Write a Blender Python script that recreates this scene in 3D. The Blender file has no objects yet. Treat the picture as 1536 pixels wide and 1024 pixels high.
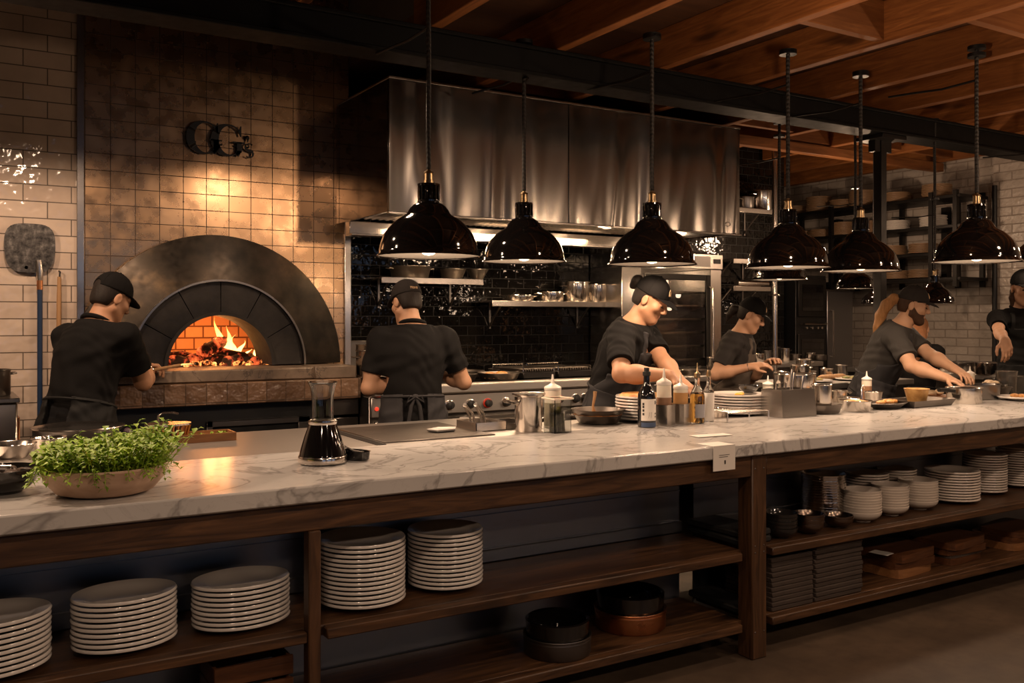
import bpy, bmesh, math, random
import numpy as np
from mathutils import Vector, Matrix
random.seed(7)
scene = bpy.context.scene
COL = scene.collection
PI = math.pi

# ---------------------------------------------------------------- camera model
FPX = 1391.0
YAW = math.radians(31.4)
CAMZ = 1.5
FWD = Vector((math.sin(YAW), math.cos(YAW), 0)); RGT = Vector((math.cos(YAW), -math.sin(YAW), 0))
CAM = Vector((0, 0, CAMZ))
def at(x, y, X=None, Y=None, Z=None, d=None):
    """World point seen at pixel (x, y) on a given plane."""
    r = FWD + RGT * ((x - 768) / FPX) + Vector((0, 0, (478 - y) / FPX))
    if d is not None: t = d
    elif Z is not None: t = (Z - CAMZ) / r.z
    elif Y is not None: t = Y / r.y
    else: t = X / r.x
    return CAM + r * t
def atx(x, Y=None, X=None): return at(x, 478, Y=Y, X=X)

# ---------------------------------------------------------------- mesh builder
class MB:
    def __init__(s): s.v = []; s.f = []
    def add(s, vs, fs, M=None):
        b = len(s.v)
        if M is not None: vs = [M @ Vector(p) for p in vs]
        s.v += [tuple(p) for p in vs]; s.f += [tuple(b + i for i in f) for f in fs]
        return s
    def box(s, c, size, bev=0.0, M=None):
        cx, cy, cz = c; hx, hy, hz = size[0]/2, size[1]/2, size[2]/2
        b = min(bev, hx*.49, hy*.49, hz*.49)
        if b <= 0:
            vs = [(cx+i*hx, cy+j*hy, cz+k*hz) for i in (-1,1) for j in (-1,1) for k in (-1,1)]
            fs = [(0,1,3,2),(4,6,7,5),(0,4,5,1),(2,3,7,6),(0,2,6,4),(1,5,7,3)]
            return s.add(vs, fs, M)
        vs = []; idx = {}
        for i in (-1,1):
            for j in (-1,1):
                for k in (-1,1):
                    for a in range(3):
                        q = [hx-b, hy-b, hz-b]; q[a] += b
                        idx[(i,j,k,a)] = len(vs); vs.append((cx+i*q[0], cy+j*q[1], cz+k*q[2]))
        fs = []
        S = (-1, 1)
        for i in S:
            fs.append(tuple(idx[(i,j,k,0)] for j,k in ((-1,-1),(1,-1),(1,1),(-1,1))))
            fs.append(tuple(idx[(j,i,k,1)] for j,k in ((-1,-1),(1,-1),(1,1),(-1,1))))
            fs.append(tuple(idx[(j,k,i,2)] for j,k in ((-1,-1),(1,-1),(1,1),(-1,1))))
        for i in S:
            for j in S:
                fs.append((idx[(i,j,-1,0)], idx[(i,j,1,0)], idx[(i,j,1,1)], idx[(i,j,-1,1)]))
                fs.append((idx[(i,-1,j,0)], idx[(i,1,j,0)], idx[(i,1,j,2)], idx[(i,-1,j,2)]))
                fs.append((idx[(-1,i,j,1)], idx[(1,i,j,1)], idx[(1,i,j,2)], idx[(-1,i,j,2)]))
                for k in S: fs.append((idx[(i,j,k,0)], idx[(i,j,k,1)], idx[(i,j,k,2)]))
        return s.add(vs, fs, M)
    def bx(s, x0, x1, y0, y1, z0, z1, bev=0.0):
        return s.box(((x0+x1)/2, (y0+y1)/2, (z0+z1)/2), (abs(x1-x0), abs(y1-y0), abs(z1-z0)), bev)
    def lathe(s, prof, c=(0,0,0), seg=32, sx=1, sy=1, M=None, closed=False):
        vs = []; fs = []; n = len(prof)
        for r, z in prof:
            for k in range(seg):
                a = 2*PI*k/seg; vs.append((c[0]+sx*r*math.cos(a), c[1]+sy*r*math.sin(a), c[2]+z))
        rng = range(n) if closed else range(n-1)
        for i in rng:
            i2 = (i+1) % n
            for k in range(seg):
                k2 = (k+1) % seg
                fs.append((i*seg+k, i*seg+k2, i2*seg+k2, i2*seg+k))
        if not closed:
            if prof[0][0] > 1e-6: fs.append(tuple(range(seg))[::-1])
            if prof[-1][0] > 1e-6: fs.append(tuple((n-1)*seg+k for k in range(seg)))
        return s.add(vs, fs, M)
    def tube(s, pts, r, seg=8, caps=True, closed=False):
        pts = [Vector(p) for p in pts]; n = len(pts)
        rs = r if isinstance(r, (list, tuple)) else [r]*n
        vs = []; fs = []; up = None
        for i, p in enumerate(pts):
            if closed: t = pts[(i+1) % n] - pts[i-1]
            else: t = pts[min(i+1, n-1)] - pts[max(i-1, 0)]
            t.normalize()
            if up is None: up = Vector((0,0,1)) if abs(t.z) < .9 else Vector((1,0,0))
            a = t.cross(up)
            if a.length < 1e-5: a = t.orthogonal()
            a.normalize(); b = a.cross(t).normalized(); up = b
            for k in range(seg):
                w = 2*PI*k/seg; q = p + (a*math.cos(w) + b*math.sin(w))*rs[i]; vs.append(tuple(q))
        for i in range(n if closed else n-1):
            i2 = (i+1) % n
            for k in range(seg):
                k2 = (k+1) % seg; fs.append((i*seg+k, i*seg+k2, i2*seg+k2, i2*seg+k))
        if caps and not closed:
            fs.append(tuple(range(seg))[::-1]); fs.append(tuple((n-1)*seg+k for k in range(seg)))
        return s.add(vs, fs)
    def cyl(s, p0, p1, r0, r1=None, seg=16): return s.tube([p0, p1], [r0, r0 if r1 is None else r1], seg)
    def prism(s, poly, fn, t0, t1):
        """poly of (a,b); fn(a,b,t) -> point."""
        n = len(poly)
        vs = [fn(a,b,t0) for a,b in poly] + [fn(a,b,t1) for a,b in poly]
        fs = [tuple(range(n))[::-1], tuple(range(n, 2*n))] + [(i,(i+1)%n,n+(i+1)%n,n+i) for i in range(n)]
        return s.add(vs, fs)
    def ring(s, r0, r1, a0, a1, y0, y1, c, seg=48, y0b=None):
        """arch ring in the XZ plane: inner r0, outer r1, front y0 (inner edge) / y0b (outer edge), back y1."""
        if y0b is None: y0b = y0
        vs = []; fs = []
        for i in range(seg+1):
            a = a0 + (a1-a0)*i/seg; ca, sa = math.cos(a), math.sin(a)
            for r, y in ((r0,y0),(r1,y0b),(r1,y1),(r0,y1)): vs.append((c[0]+r*ca, y, c[2]+r*sa))
        for i in range(seg):
            for k in range(4):
                k2 = (k+1)%4; fs.append((i*4+k, i*4+k2, (i+1)*4+k2, (i+1)*4+k))
        fs.append((0,1,2,3)); fs.append(tuple(seg*4+k for k in (3,2,1,0)))
        return s.add(vs, fs)
    def ball(s, c, r, seg=16, sx=1, sy=1, sz=1, M=None):
        prof = [(max(1e-7, r*math.sin(PI*i/(seg//2))), -r*math.cos(PI*i/(seg//2))*sz) for i in range(seg//2+1)]
        return s.lathe(prof, c, seg, sx, sy, M)
    def mesh(s, name, mat=None, angle=40, smooth=True):
        me = bpy.data.meshes.new(name); me.from_pydata(s.v, [], s.f); 
        bm = bmesh.new(); bm.from_mesh(me)
        bmesh.ops.remove_doubles(bm, verts=bm.verts, dist=1e-6)
        bmesh.ops.recalc_face_normals(bm, faces=bm.faces); bm.to_mesh(me); bm.free()
        if smooth:
            me.polygons.foreach_set('use_smooth', [True]*len(me.polygons))
            me.set_sharp_from_angle(angle=math.radians(angle))
        if mat: me.materials.append(mat)
        return me

def link(name, me, parent=None, loc=(0,0,0), rz=0):
    o = bpy.data.objects.new(name, me); COL.objects.link(o); o.location = loc; o.rotation_euler = (0,0,rz)
    if parent is not None: o.parent = parent
    return o
def tag(o, label, cat, group=None, kind=None):
    o['label'] = label; o['category'] = cat
    if group: o['group'] = group
    if kind: o['kind'] = kind
    return o
def thing(name, label, cat, loc=(0,0,0), rz=0, group=None): return tag(link(name, None, None, loc, rz), label, cat, group)
def part(name, mb, mat, parent, label=None, angle=40, loc=(0,0,0), kind=None):
    o = link(name, mb.mesh(name, mat, angle), parent, loc)
    if label: o['label'] = label
    if kind: o['kind'] = kind
    return o
def solo(name, mb, mat, label, cat, loc=(0,0,0), rz=0, group=None, angle=40, kind=None):
    return tag(link(name, mb.mesh(name, mat, angle), None, loc, rz), label, cat, group, kind)
def struct(name, mb, mat, label=None, angle=40):
    o = link(name, mb.mesh(name, mat, angle)); o['kind'] = 'structure'
    if label: o['label'] = label; 
    return o
def dup(root, loc=None, rz=None, label=None, group=None):
    r = root.copy(); COL.objects.link(r)
    if loc is not None: r.location = loc
    if rz is not None: r.rotation_euler = (0,0,rz)
    if label: r['label'] = label
    if group: r['group'] = group
    for ch in list(root.children):
        c = ch.copy(); COL.objects.link(c); c.parent = r
        for g in list(ch.children):
            d = g.copy(); COL.objects.link(d); d.parent = c
    return r
ORD = ['topmost','second','third','fourth','fifth','sixth','seventh','eighth','ninth','tenth','eleventh','twelfth','thirteenth','fourteenth','fifteenth','sixteenth','seventeenth','eighteenth']
def nth(i, n):
    """i counted from the top (0) of n."""
    if i == 0: return 'topmost'
    if i == n-1: return 'bottom one'
    return ORD[i] + ' from the top'

# ---------------------------------------------------------------- materials
class NT:
    def __init__(s, name):
        s.m = bpy.data.materials.new(name); s.m.use_nodes = True; s.t = s.m.node_tree; s.n = s.t.nodes
        s.b = s.n['Principled BSDF']; s.out = s.n['Material Output']
    def new(s, typ, **kw):
        n = s.n.new(typ)
        for k, v in kw.items():
            if k in n.inputs and not hasattr(n, k): n.inputs[k].default_value = v
            else: setattr(n, k, v)
        return n
    def l(s, a, b): s.t.links.new(a, b)
    def coords(s, kind='Object', scale=(1,1,1), rot=(0,0,0)):
        if kind == 'World': o = s.new('ShaderNodeNewGeometry').outputs['Position']
        else: o = s.new('ShaderNodeTexCoord').outputs[kind]
        mp = s.new('ShaderNodeMapping'); mp.inputs['Scale'].default_value = scale; mp.inputs['Rotation'].default_value = rot
        s.l(o, mp.inputs['Vector']); return mp.outputs['Vector']
    def noise(s, vec, scale, detail=3, rough=.55, dist=0.0):
        n = s.new('ShaderNodeTexNoise'); n.inputs['Scale'].default_value = scale; n.inputs['Detail'].default_value = detail
        n.inputs['Roughness'].default_value = rough; n.inputs['Distortion'].default_value = dist
        s.l(vec, n.inputs['Vector']); return n.outputs['Fac']
    def ramp(s, fac, stops):
        r = s.new('ShaderNodeValToRGB'); e = r.color_ramp.elements
        while len(e) < len(stops): e.new(.5)
        for el, (p, c) in zip(e, stops): el.position = p; el.color = (*c, 1) if len(c) == 3 else c
        s.l(fac, r.inputs['Fac']); return r.outputs['Color']
    def mixc(s, fac, a, b, mode='MIX'):
        m = s.new('ShaderNodeMix'); m.data_type = 'RGBA'; m.blend_type = mode
        for sock, val in ((m.inputs[0], fac), (m.inputs[6], a), (m.inputs[7], b)):
            if hasattr(val, 'default_value') or hasattr(val, 'links'): s.l(val, sock)
            elif isinstance(val, (int, float)): sock.default_value = val
            else: sock.default_value = (*val, 1)
        return m.outputs[2]
    def math(s, op, a, b=0.0):
        m = s.new('ShaderNodeMath'); m.operation = op
        for sock, val in ((m.inputs[0], a), (m.inputs[1], b)):
            if hasattr(val, 'links'): s.l(val, sock)
            else: sock.default_value = val
        return m.outputs[0]
    def rng(s, fac, lo, hi, a=0.0, b=1.0):
        m = s.new('ShaderNodeMapRange'); m.inputs[1].default_value = a; m.inputs[2].default_value = b
        m.inputs[3].default_value = lo; m.inputs[4].default_value = hi; s.l(fac, m.inputs[0]); return m.outputs[0]
    def bump(s, h, strength=.3, dist=.01, normal=None):
        b = s.new('ShaderNodeBump'); b.inputs['Strength'].default_value = strength; b.inputs['Distance'].default_value = dist
        s.l(h, b.inputs['Height'])
        if normal is not None: s.l(normal, b.inputs['Normal'])
        s.l(b.outputs['Normal'], s.b.inputs['Normal']); return b.outputs['Normal']
    def set(s, **kw):
        names = dict(color='Base Color', rough='Roughness', metal='Metallic', trans='Transmission Weight', ior='IOR', alpha='Alpha',
                     spec='Specular IOR Level', coat='Coat Weight', coatr='Coat Roughness', ec='Emission Color', es='Emission Strength', aniso='Anisotropic', sheen='Sheen Weight',
                     sss='Subsurface Weight')
        for k, v in kw.items():
            i = s.b.inputs[names[k]]
            if hasattr(v, 'links'): s.l(v, i)
            elif isinstance(v, tuple) and len(v) == 3: i.default_value = (*v, 1)
            else: i.default_value = v
        return s

def plain(name, color, rough=.5, metal=0.0, var=.12, nscale=9, bump=0.0, bscale=60, **kw):
    t = NT(name); v = t.coords('Object')
    f = t.noise(v, nscale, 4)
    c = t.mixc(f, tuple(x*(1-var) for x in color), tuple(min(1, x*(1+var)) for x in color))
    t.set(color=c, metal=metal, **kw)
    t.set(rough=t.rng(t.noise(v, nscale*1.7, 3), max(.02, rough*.75), min(1, rough*1.25)))
    if bump: t.bump(t.noise(v, bscale, 3), bump, .004)
    return t.m
def metal(name, color, rough=.25, brush=None, scratch=.06):
    """brushed / worn metal; brush = scale vector that stretches the grain."""
    t = NT(name); v = t.coords('Object', brush or (1,1,1))
    f = t.noise(v, 14, 5)
    t.set(color=t.mixc(f, tuple(x*.95 for x in color), color), metal=1.0)
    t.set(rough=t.rng(f, rough*.93, rough*1.1, .3, .7))
    if scratch: t.bump(t.noise(v, 40, 2), scratch*.35, .0012)
    return t.m
def wood(name, dark, light, axis='X', rough=.5, gs=1.0, coordk='Object', spec=.4):
    sc = {'X': (1.2, 14, 14), 'Y': (14, 1.2, 14), 'Z': (14, 14, 1.2)}[axis]
    t = NT(name); v = t.coords(coordk, tuple(x*gs for x in sc))
    f = t.noise(v, 2.2, 6, .62, 1.2)
    big = t.noise(t.coords(coordk, tuple(x*.25 for x in sc)), 2.0, 3)
    k = t.coords(coordk, {'X': (.6,2.2,2.2), 'Y': (2.2,.6,2.2), 'Z': (2.2,2.2,.6)}[axis])
    kn = t.noise(k, 2.6, 2)
    c = t.ramp(f, [(.28, dark), (.55, tuple((a+b)/2 for a,b in zip(dark, light))), (.75, light)])
    c = t.mixc(t.rng(big, 0, .6, .4, .7), c, dark)
    c = t.mixc(t.rng(kn, 0, .85, .64, .74), c, tuple(x*.25 for x in dark))
    t.set(color=c, rough=t.rng(f, rough*.8, rough*1.25), spec=spec)
    t.bump(f, .25, .004)
    return t.m
def tiles(name, c1, c2, mortar, w, h, rough, metalv=0.0, plane='XZ', offset=.5, mort=.003, wavy=.25, wscale=7, tilt=.35, rvar=.3, bumpd=.004, wdist=.02, coat=0.0, freq=2, blotch=.35):
    t = NT(name)
    pos = t.new('ShaderNodeNewGeometry').outputs['Position']
    sp = t.new('ShaderNodeSeparateXYZ'); t.l(pos, sp.inputs[0])
    cb = t.new('ShaderNodeCombineXYZ')
    a = {'X': 0, 'Y': 1, 'Z': 2}
    t.l(sp.outputs[a[plane[0]]], cb.inputs[0]); t.l(sp.outputs[a[plane[1]]], cb.inputs[1])
    br = t.new('ShaderNodeTexBrick'); br.offset = offset; br.offset_frequency = freq; br.squash = 1
    br.inputs['Color1'].default_value = (0,0,0,1); br.inputs['Color2'].default_value = (1,1,1,1); br.inputs['Mortar'].default_value = (.5,.5,.5,1)
    br.inputs['Scale'].default_value = 1; br.inputs['Brick Width'].default_value = w; br.inputs['Row Height'].default_value = h
    br.inputs['Mortar Size'].default_value = mort; br.inputs['Mortar Smooth'].default_value = .15
    t.l(cb.outputs[0], br.inputs['Vector'])
    rnd = br.outputs['Color']; fac = br.outputs['Fac']
    col = t.mixc(rnd, c1, c2)
    blot = t.noise(pos, 5, 4)
    col = t.mixc(t.rng(blot, 0, blotch, .35, .75), col, tuple(x*.55 for x in c1))
    col = t.mixc(fac, col, mortar)
    t.set(color=col, coat=coat)
    t.set(metal=t.math('MULTIPLY', t.math('SUBTRACT', 1.0, fac), metalv) if metalv else 0.0)
    r = t.rng(t.noise(pos, 11, 4), rough*(1-rvar), rough*(1+rvar), .3, .7)
    t.set(rough=t.math('ADD', r, t.math('MULTIPLY', fac, .5)))
    wv = t.noise(pos, wscale, 2)
    n1 = t.bump(wv, wavy, wdist)
    # each tile is set a touch out of true: tilt the height by a per-tile random slope
    sx = t.math('MULTIPLY', t.math('SUBTRACT', rnd, .5), sp.outputs[a[plane[0]]])
    h1 = t.math('ADD', t.math('MULTIPLY', t.math('SUBTRACT', 1.0, fac), bumpd), t.math('MULTIPLY', sx, tilt*.05))
    b2 = t.new('ShaderNodeBump'); b2.inputs['Strength'].default_value = 1.0; b2.inputs['Distance'].default_value = 1.0
    t.l(h1, b2.inputs['Height']); t.l(n1, b2.inputs['Normal']); t.l(b2.outputs[0], t.b.inputs['Normal'])
    return t.m
def glass(name, color=(1,1,1), rough=.02, ior=1.45, alpha=None):
    t = NT(name); t.set(color=color, rough=rough, trans=1.0, ior=ior)
    return t.m
def emit(name, color, strength):
    t = NT(name); t.set(color=(0,0,0), ec=color, es=strength, rough=.6); return t.m
# ---------------------------------------------------------------- materials of the place
M = {}
M['white_tile'] = tiles('cream glazed tile', (.50,.40,.33), (.58,.475,.39), (.10,.075,.055), .26, .1, .11, wavy=.9, wscale=7.5, tilt=.35, mort=.0032)
M['steel_tile'] = tiles('bronzed steel tile', (.56,.355,.20), (.64,.42,.25), (.05,.03,.02), .145, .105, .28, 1.0, offset=0.0, blotch=.08, mort=.0022, wavy=.16, wscale=4, tilt=.35, rvar=.2)
M['black_tile'] = tiles('black glazed tile', (.005,.0045,.004), (.010,.009,.008), (.002,.002,.002), .15, .076, .07, wavy=.25, wscale=12, tilt=.6, mort=.003, rvar=.5)
M['white_brick_x'] = tiles('painted brick side', (.50,.44,.39), (.57,.51,.46), (.34,.29,.25), .24, .082, .38, plane='YZ', wavy=.6, wscale=16, tilt=.08, mort=.006)
M['white_brick_y'] = tiles('painted brick far', (.50,.44,.39), (.57,.51,.46), (.34,.29,.25), .24, .082, .38, plane='XZ', wavy=.6, wscale=16, tilt=.08, mort=.006)
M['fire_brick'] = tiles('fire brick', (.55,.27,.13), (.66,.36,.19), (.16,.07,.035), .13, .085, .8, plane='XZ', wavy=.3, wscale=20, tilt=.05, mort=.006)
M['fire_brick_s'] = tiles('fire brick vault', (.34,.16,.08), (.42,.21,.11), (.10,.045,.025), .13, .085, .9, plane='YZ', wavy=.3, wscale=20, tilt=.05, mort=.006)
M['plaster'] = plain('dark plaster', (.10,.085,.075), .8, bump=.1)
M['joist'] = wood('orange pine joist', (.17,.055,.014), (.48,.19,.055), 'Y', .55)
M['joist_x'] = wood('orange pine blocking', (.16,.055,.016), (.40,.165,.055), 'X', .55)
M['deck'] = wood('ceiling boards', (.05,.02,.008), (.13,.055,.022), 'X', .7)
M['counter_wood'] = wood('dark stained oak', (.018,.009,.005), (.185,.088,.038), 'X', .42)
M['counter_wood_y'] = wood('dark stained oak depth', (.045,.018,.008), (.155,.065,.026), 'Y', .42)
M['post_wood'] = wood('dark stained oak post', (.020,.010,.005), (.165,.078,.035), 'Z', .42)
M['board_wood'] = wood('dark chopping board', (.05,.018,.008), (.19,.075,.028), 'X', .4)
M['board_light'] = wood('tan chopping board', (.20,.085,.03), (.42,.20,.085), 'X', .45)
M['spoon_wood'] = wood('pale wood', (.30,.16,.07), (.55,.34,.17), 'Z', .5)
M['pale_bowl'] = wood('bleached wood bowl', (.46,.29,.19), (.70,.50,.37), 'X', .5, .6)
M['grey_wood'] = wood('weathered slatted wood', (.03,.022,.018), (.13,.095,.075), 'X', .75)
M['steel'] = metal('brushed steel', (.62,.58,.54), .24, (1,14,14))
M['steel_dark'] = metal('smoked steel', (.26,.24,.225), .3, (1,10,10))
M['steel_panel'] = metal('back panel steel', (.26,.26,.27), .36, (1.2,1,1.2), 0); M['mirror_dark'] = metal('dark mirror steel', (.25,.22,.20), .10, (1,1,1), 0)
M['steel_pot'] = metal('polished pot steel', (.66,.61,.56), .17, (8,8,1))
M['steel_top'] = metal('worktop steel', (.52,.49,.46), .40, (1,9,9), .05)
M['iron'] = plain('black iron', (.018,.016,.015), .45, .6, bump=.1)
M['iron_worn'] = metal('worn cast iron', (.16,.14,.125), .42)
M['black_paint'] = plain('black painted steel', (.005,.005,.005), .40, 0.0, bump=.03)
M['beam_black'] = plain('matt black beam paint', (.004,.004,.004), .55, 0.0, spec=.15); M['black_gloss'] = plain('black enamel', (.006,.005,.005), .07, 0.0, var=0, coat=.6)
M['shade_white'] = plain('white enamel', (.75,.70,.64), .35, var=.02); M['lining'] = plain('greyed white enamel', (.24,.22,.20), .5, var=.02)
M['brass'] = metal('aged brass', (.42,.30,.17), .3)
M['copper'] = metal('copper', (.62,.27,.12), .28)
M['arch_iron'] = None
M['porcelain'] = plain('white porcelain', (.66,.62,.58), .16, var=.03, coat=.4)
M['porcelain_bowl'] = plain('cream porcelain', (.66,.59,.52), .2, var=.03, coat=.3)
M['brown_plate'] = plain('brown stoneware', (.30,.19,.11), .4, var=.15)
M['dark_bowl'] = plain('black stoneware', (.018,.016,.015), .15, var=.2, coat=.4)
M['grey_bowl'] = metal('dark hammered metal bowl', (.22,.17,.14), .22)
M['glass'] = glass('clear glass', (.95,.97,.97))
M['smoke_glass'] = glass('smoked glass', (.72,.70,.67), .02)
M['plastic'] = None
M['concrete'] = None

# marble
t = NT('white veined marble')
v = t.coords('Object', (1, 1.6, 1))
w = t.noise(v, 1.3, 5, .6, 1.8)
vein = t.math('ABSOLUTE', t.math('SUBTRACT', w, .5))
v2 = t.noise(t.coords('Object', (1.2,2.4,1), (0,0,.5)), 2.6, 6, .65, 2.2)
vein2 = t.math('ABSOLUTE', t.math('SUBTRACT', v2, .5))
cloud = t.noise(v, 2.1, 4)
c = t.mixc(t.rng(cloud, 0, .8, .3, .75), (.60,.58,.56), (.48,.465,.455))
c = t.mixc(t.rng(vein, .62, 0, 0, .026), c, (.17,.155,.15))
c = t.mixc(t.rng(vein2, .15, 0, 0, .014), c, (.20,.18,.17))
t.set(color=c, rough=.17, spec=.28)
t.bump(t.noise(v, 40, 2), .02, .002)
M['marble'] = t.m

# stained concrete floor
t = NT('brown stained concrete'); v = t.coords('World')
f = t.noise(v, 1.6, 6, .62); g = t.noise(v, 9, 5, .6)
c = t.ramp(f, [(.3, (.052,.036,.025)), (.7, (.145,.10,.066))])
c = t.mixc(t.rng(g, 0, .5, .45, .7), c, (.05,.034,.022))
t.set(color=c, rough=t.rng(g, .38, .62)); t.bump(g, .12, .006)
M['concrete'] = t.m

# heat-stained arch plate
t = NT('heat stained iron plate'); v = t.coords('Object')
f = t.noise(v, 3.2, 5, .6); g = t.noise(v, 22, 4)
c = t.ramp(f, [(.32, (.016,.014,.012)), (.55, (.042,.033,.025)), (.75, (.12,.082,.048))])
t.set(color=c, metal=.85, rough=t.rng(g, .30, .46, .3, .7)); t.bump(g, .08, .003)
M['arch_iron'] = t.m
t = NT('sooty arch segments'); v = t.coords('Object')
f = t.noise(v, 5, 5, .6); g = t.noise(v, 30, 4)
c = t.ramp(f, [(.3, (.010,.009,.009)), (.75, (.038,.033,.029))])
t.set(color=c, metal=.5, rough=t.rng(g, .38, .6, .3, .7)); t.bump(g, .15, .004)
M['arch_seg'] = t.m
# stained hearth stone
t = NT('scorched hearth stone'); v = t.coords('Object')
f = t.noise(v, 4, 6, .65); cr = t.math('ABSOLUTE', t.math('SUBTRACT', t.noise(v, 3.1, 5, .6, 1.5), .5))
c = t.ramp(f, [(.3, (.085,.058,.040)), (.6, (.19,.14,.10)), (.8, (.28,.22,.165))])
c = t.mixc(t.rng(cr, .8, 0, 0, .012), c, (.03,.02,.015))
t.set(color=c, rough=.42); t.bump(f, .2, .006); M['stone'] = t.m
M['ledge_tile'] = tiles('worn ledge tile', (.075,.042,.024), (.22,.13,.078), (.06,.035,.02), .12, .5, .35, offset=0, wavy=.6, wscale=18, tilt=.2)
# translucent squeeze bottle plastic etc
M['plastic'] = plain('frosted plastic', (.74,.66,.55), .4, var=.03, sss=.15)
M['soot'] = plain('soot', (.012,.010,.009), .9); M['red'] = plain('red plastic', (.45,.03,.015), .35)
M['white_paper'] = plain('white paper', (.74,.70,.65), .75, var=.03)
M['ink'] = plain('black ink', (.02,.018,.018), .6)
M['blue_handle'] = plain('navy painted handle', (.012,.030,.075), .35)
M['black_rubber'] = plain('black rubber', (.012,.012,.012), .6)
M['cap_gold'] = plain('tan embroidery', (.50,.33,.18), .7)

# ---------------------------------------------------------------- room shell
ZC = 3.28
b = MB(); b.bx(-3.2, 8.7, -4.2, 8.7, -.12, 0); struct('floor', b, M['concrete'])
ZH = 3.85; b = MB(); b.bx(-3.2, 8.7, -4.2, 4.62, ZC, ZC+.08); b.bx(2.44, 8.7, 4.62, 8.7, ZC, ZC+.08); b.bx(-3.2, 2.44, 4.62, 6.4, ZH, ZH+.08); struct('ceiling', b, M['deck'])
b = MB(); b.bx(-3.2, 2.50, 4.62, 4.70, ZC+.08, ZH); b.bx(2.44, 2.50, 4.70, 6.44, ZC+.08, ZH); struct('wall_upper', b, M['plaster'])
YW, YT, YB = 6.2, 6.2, 6.45           # tiled wall, oven wall, black wall
X_T0, X_T1, X_B1, XR = .69, 2.43, 7.10, 8.5
b = MB(); b.bx(-3.2, X_T0, YW, YW+.12, 0, ZH); struct('wall_back_left', b, M['white_tile'])
# oven wall with the arched mouth
OC = (1.497, 0, 1.198); HOLE = .46
b = MB(); n = 40; vs = []; fs = []
arc = [(OC[0]+HOLE*math.cos(PI-PI*i/n), OC[2]+HOLE*math.sin(PI-PI*i/n)) for i in range(n+1)]
def wall_poly(b, poly, y0, y1): b.prism(poly, lambda a, c, t: (a, t, c), y0, y1)
outl = [(X_T0,0),(X_T1,0),(X_T1,ZH),(X_T0,ZH)]
def wquad(*p): b.add([(x, YT, z) for x, z in p], [(0,1,2,3)])
wquad((X_T0,0),(OC[0]-HOLE,0),(OC[0]-HOLE,ZH),(X_T0,ZH)); wquad((OC[0]+HOLE,0),(X_T1,0),(X_T1,ZH),(OC[0]+HOLE,ZH))
for i in range(n): wquad(arc[i], arc[i+1], (arc[i+1][0],ZH), (arc[i][0],ZH))
wquad((OC[0]-HOLE,0),(OC[0]+HOLE,0),(OC[0]+HOLE,1.0),(OC[0]-HOLE,1.0))
b.add([(X_T1,YT,0),(X_T1,YB,0),(X_T1,YB,ZH),(X_T1,YT,ZH)], [(0,1,2,3)])
for i in range(n): b.add([(arc[i][0],YT,arc[i][1]),(arc[i+1][0],YT,arc[i+1][1]),(arc[i+1][0],YT+.12,arc[i+1][1]),(arc[i][0],YT+.12,arc[i][1])], [(0,1,2,3)])
link('wall_back_oven', b.mesh('wall_back_oven', M['steel_tile'], smooth=False))['kind'] = 'structure'
b = MB(); b.bx(X_T1, X_B1, YB, YB+.12, 0, ZC); struct('wall_back_black', b, M['black_tile'])
b = MB(); b.bx(X_B1-.12, X_B1, YB+.12, 8.5, 0, ZC); struct('wall_passage', b, M['white_brick_x'])
b = MB(); b.bx(X_B1-.12, XR, 8.5, 8.62, 0, ZC); struct('wall_back_far', b, M['white_brick_y'])
b = MB(); b.bx(XR, XR+.15, -4.2, 8.62, 0, ZC); struct('wall_right', b, M['white_brick_x'])
b = MB(); b.bx(-3.2, -3.05, -4.2, 6.32, 0, ZH); struct('wall_left', b, M['plaster'])
# street wall behind the photographer with three tall windows
b = MB(); wx = [(-1.6,.2),(1.4,3.6),(4.8,7.0)]; xs = -3.2
for x0, x1 in wx:
    b.bx(xs, x0, -4.2, -4.05, 0, ZC); b.bx(x0, x1, -4.2, -4.05, 0, .7); b.bx(x0, x1, -4.2, -4.05, 2.7, ZC); xs = x1
b.bx(xs, 8.7, -4.2, -4.05, 0, ZC); struct('wall_front', b, M['plaster'])
for k, (x0, x1) in enumerate(wx):
    b = MB()
    for x in (x0+.03, (x0+x1)/2, x1-.03): b.bx(x-.03, x+.03, -4.16, -4.09, .7, 2.7)
    for z in (.73, 1.7, 2.67): b.bx(x0, x1, -4.155, -4.095, z-.025, z+.025)
    w = struct('window_%d' % (k+1), b, M['black_paint'])
    b = MB(); b.bx(x0, x1, -4.13, -4.122, .7, 2.7); part('pane', b, M['glass'], w)
# steel corner trims
b = MB(); b.bx(X_T0-.012, X_T0+.03, YT-.02, YT+.002, 0, ZH, .003); struct('trim_1', b, M['steel'])
b = MB(); b.bx(X_T1-.035, X_T1+.012, YT-.02, YT+.03, 0, ZC-.26, .003); struct('trim_2', b, M['steel'])
# right-hand pier and pipe in the brick wall
pc = atx(1490, X=8.43)
b = MB(); b.bx(8.43, XR, 1.2, pc.y, 0, ZC); struct('wall_right_pier', b, M['white_brick_x'])

# joists, running away from us; blocking between them
for i in range(16):
    x = 3.0 + (i-7)*.765 + (.02 if i % 3 else -.015)
    b = MB(); b.bx(x-.035, x+.035, -4.0, 8.48 if x > X_B1 else (4.615 if x < X_T1+.1 else YB-.02), 3.045, ZC, .004)
    o = struct('ceiling_joist', b, M['joist'])
    rr = random.Random(i)
    b = MB()
    for yb in (rr.uniform(-.5, 1.2), rr.uniform(2.6, 3.4), rr.uniform(5.0, 5.7))[:2 if x < X_T1+.1 else 3]:
        b.bx(x+.035, x+.730, yb-.025, yb+.025, 3.06, ZC-.002)
    if x < 8.0: struct('ceiling_blocking', b, M['joist_x'])
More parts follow.
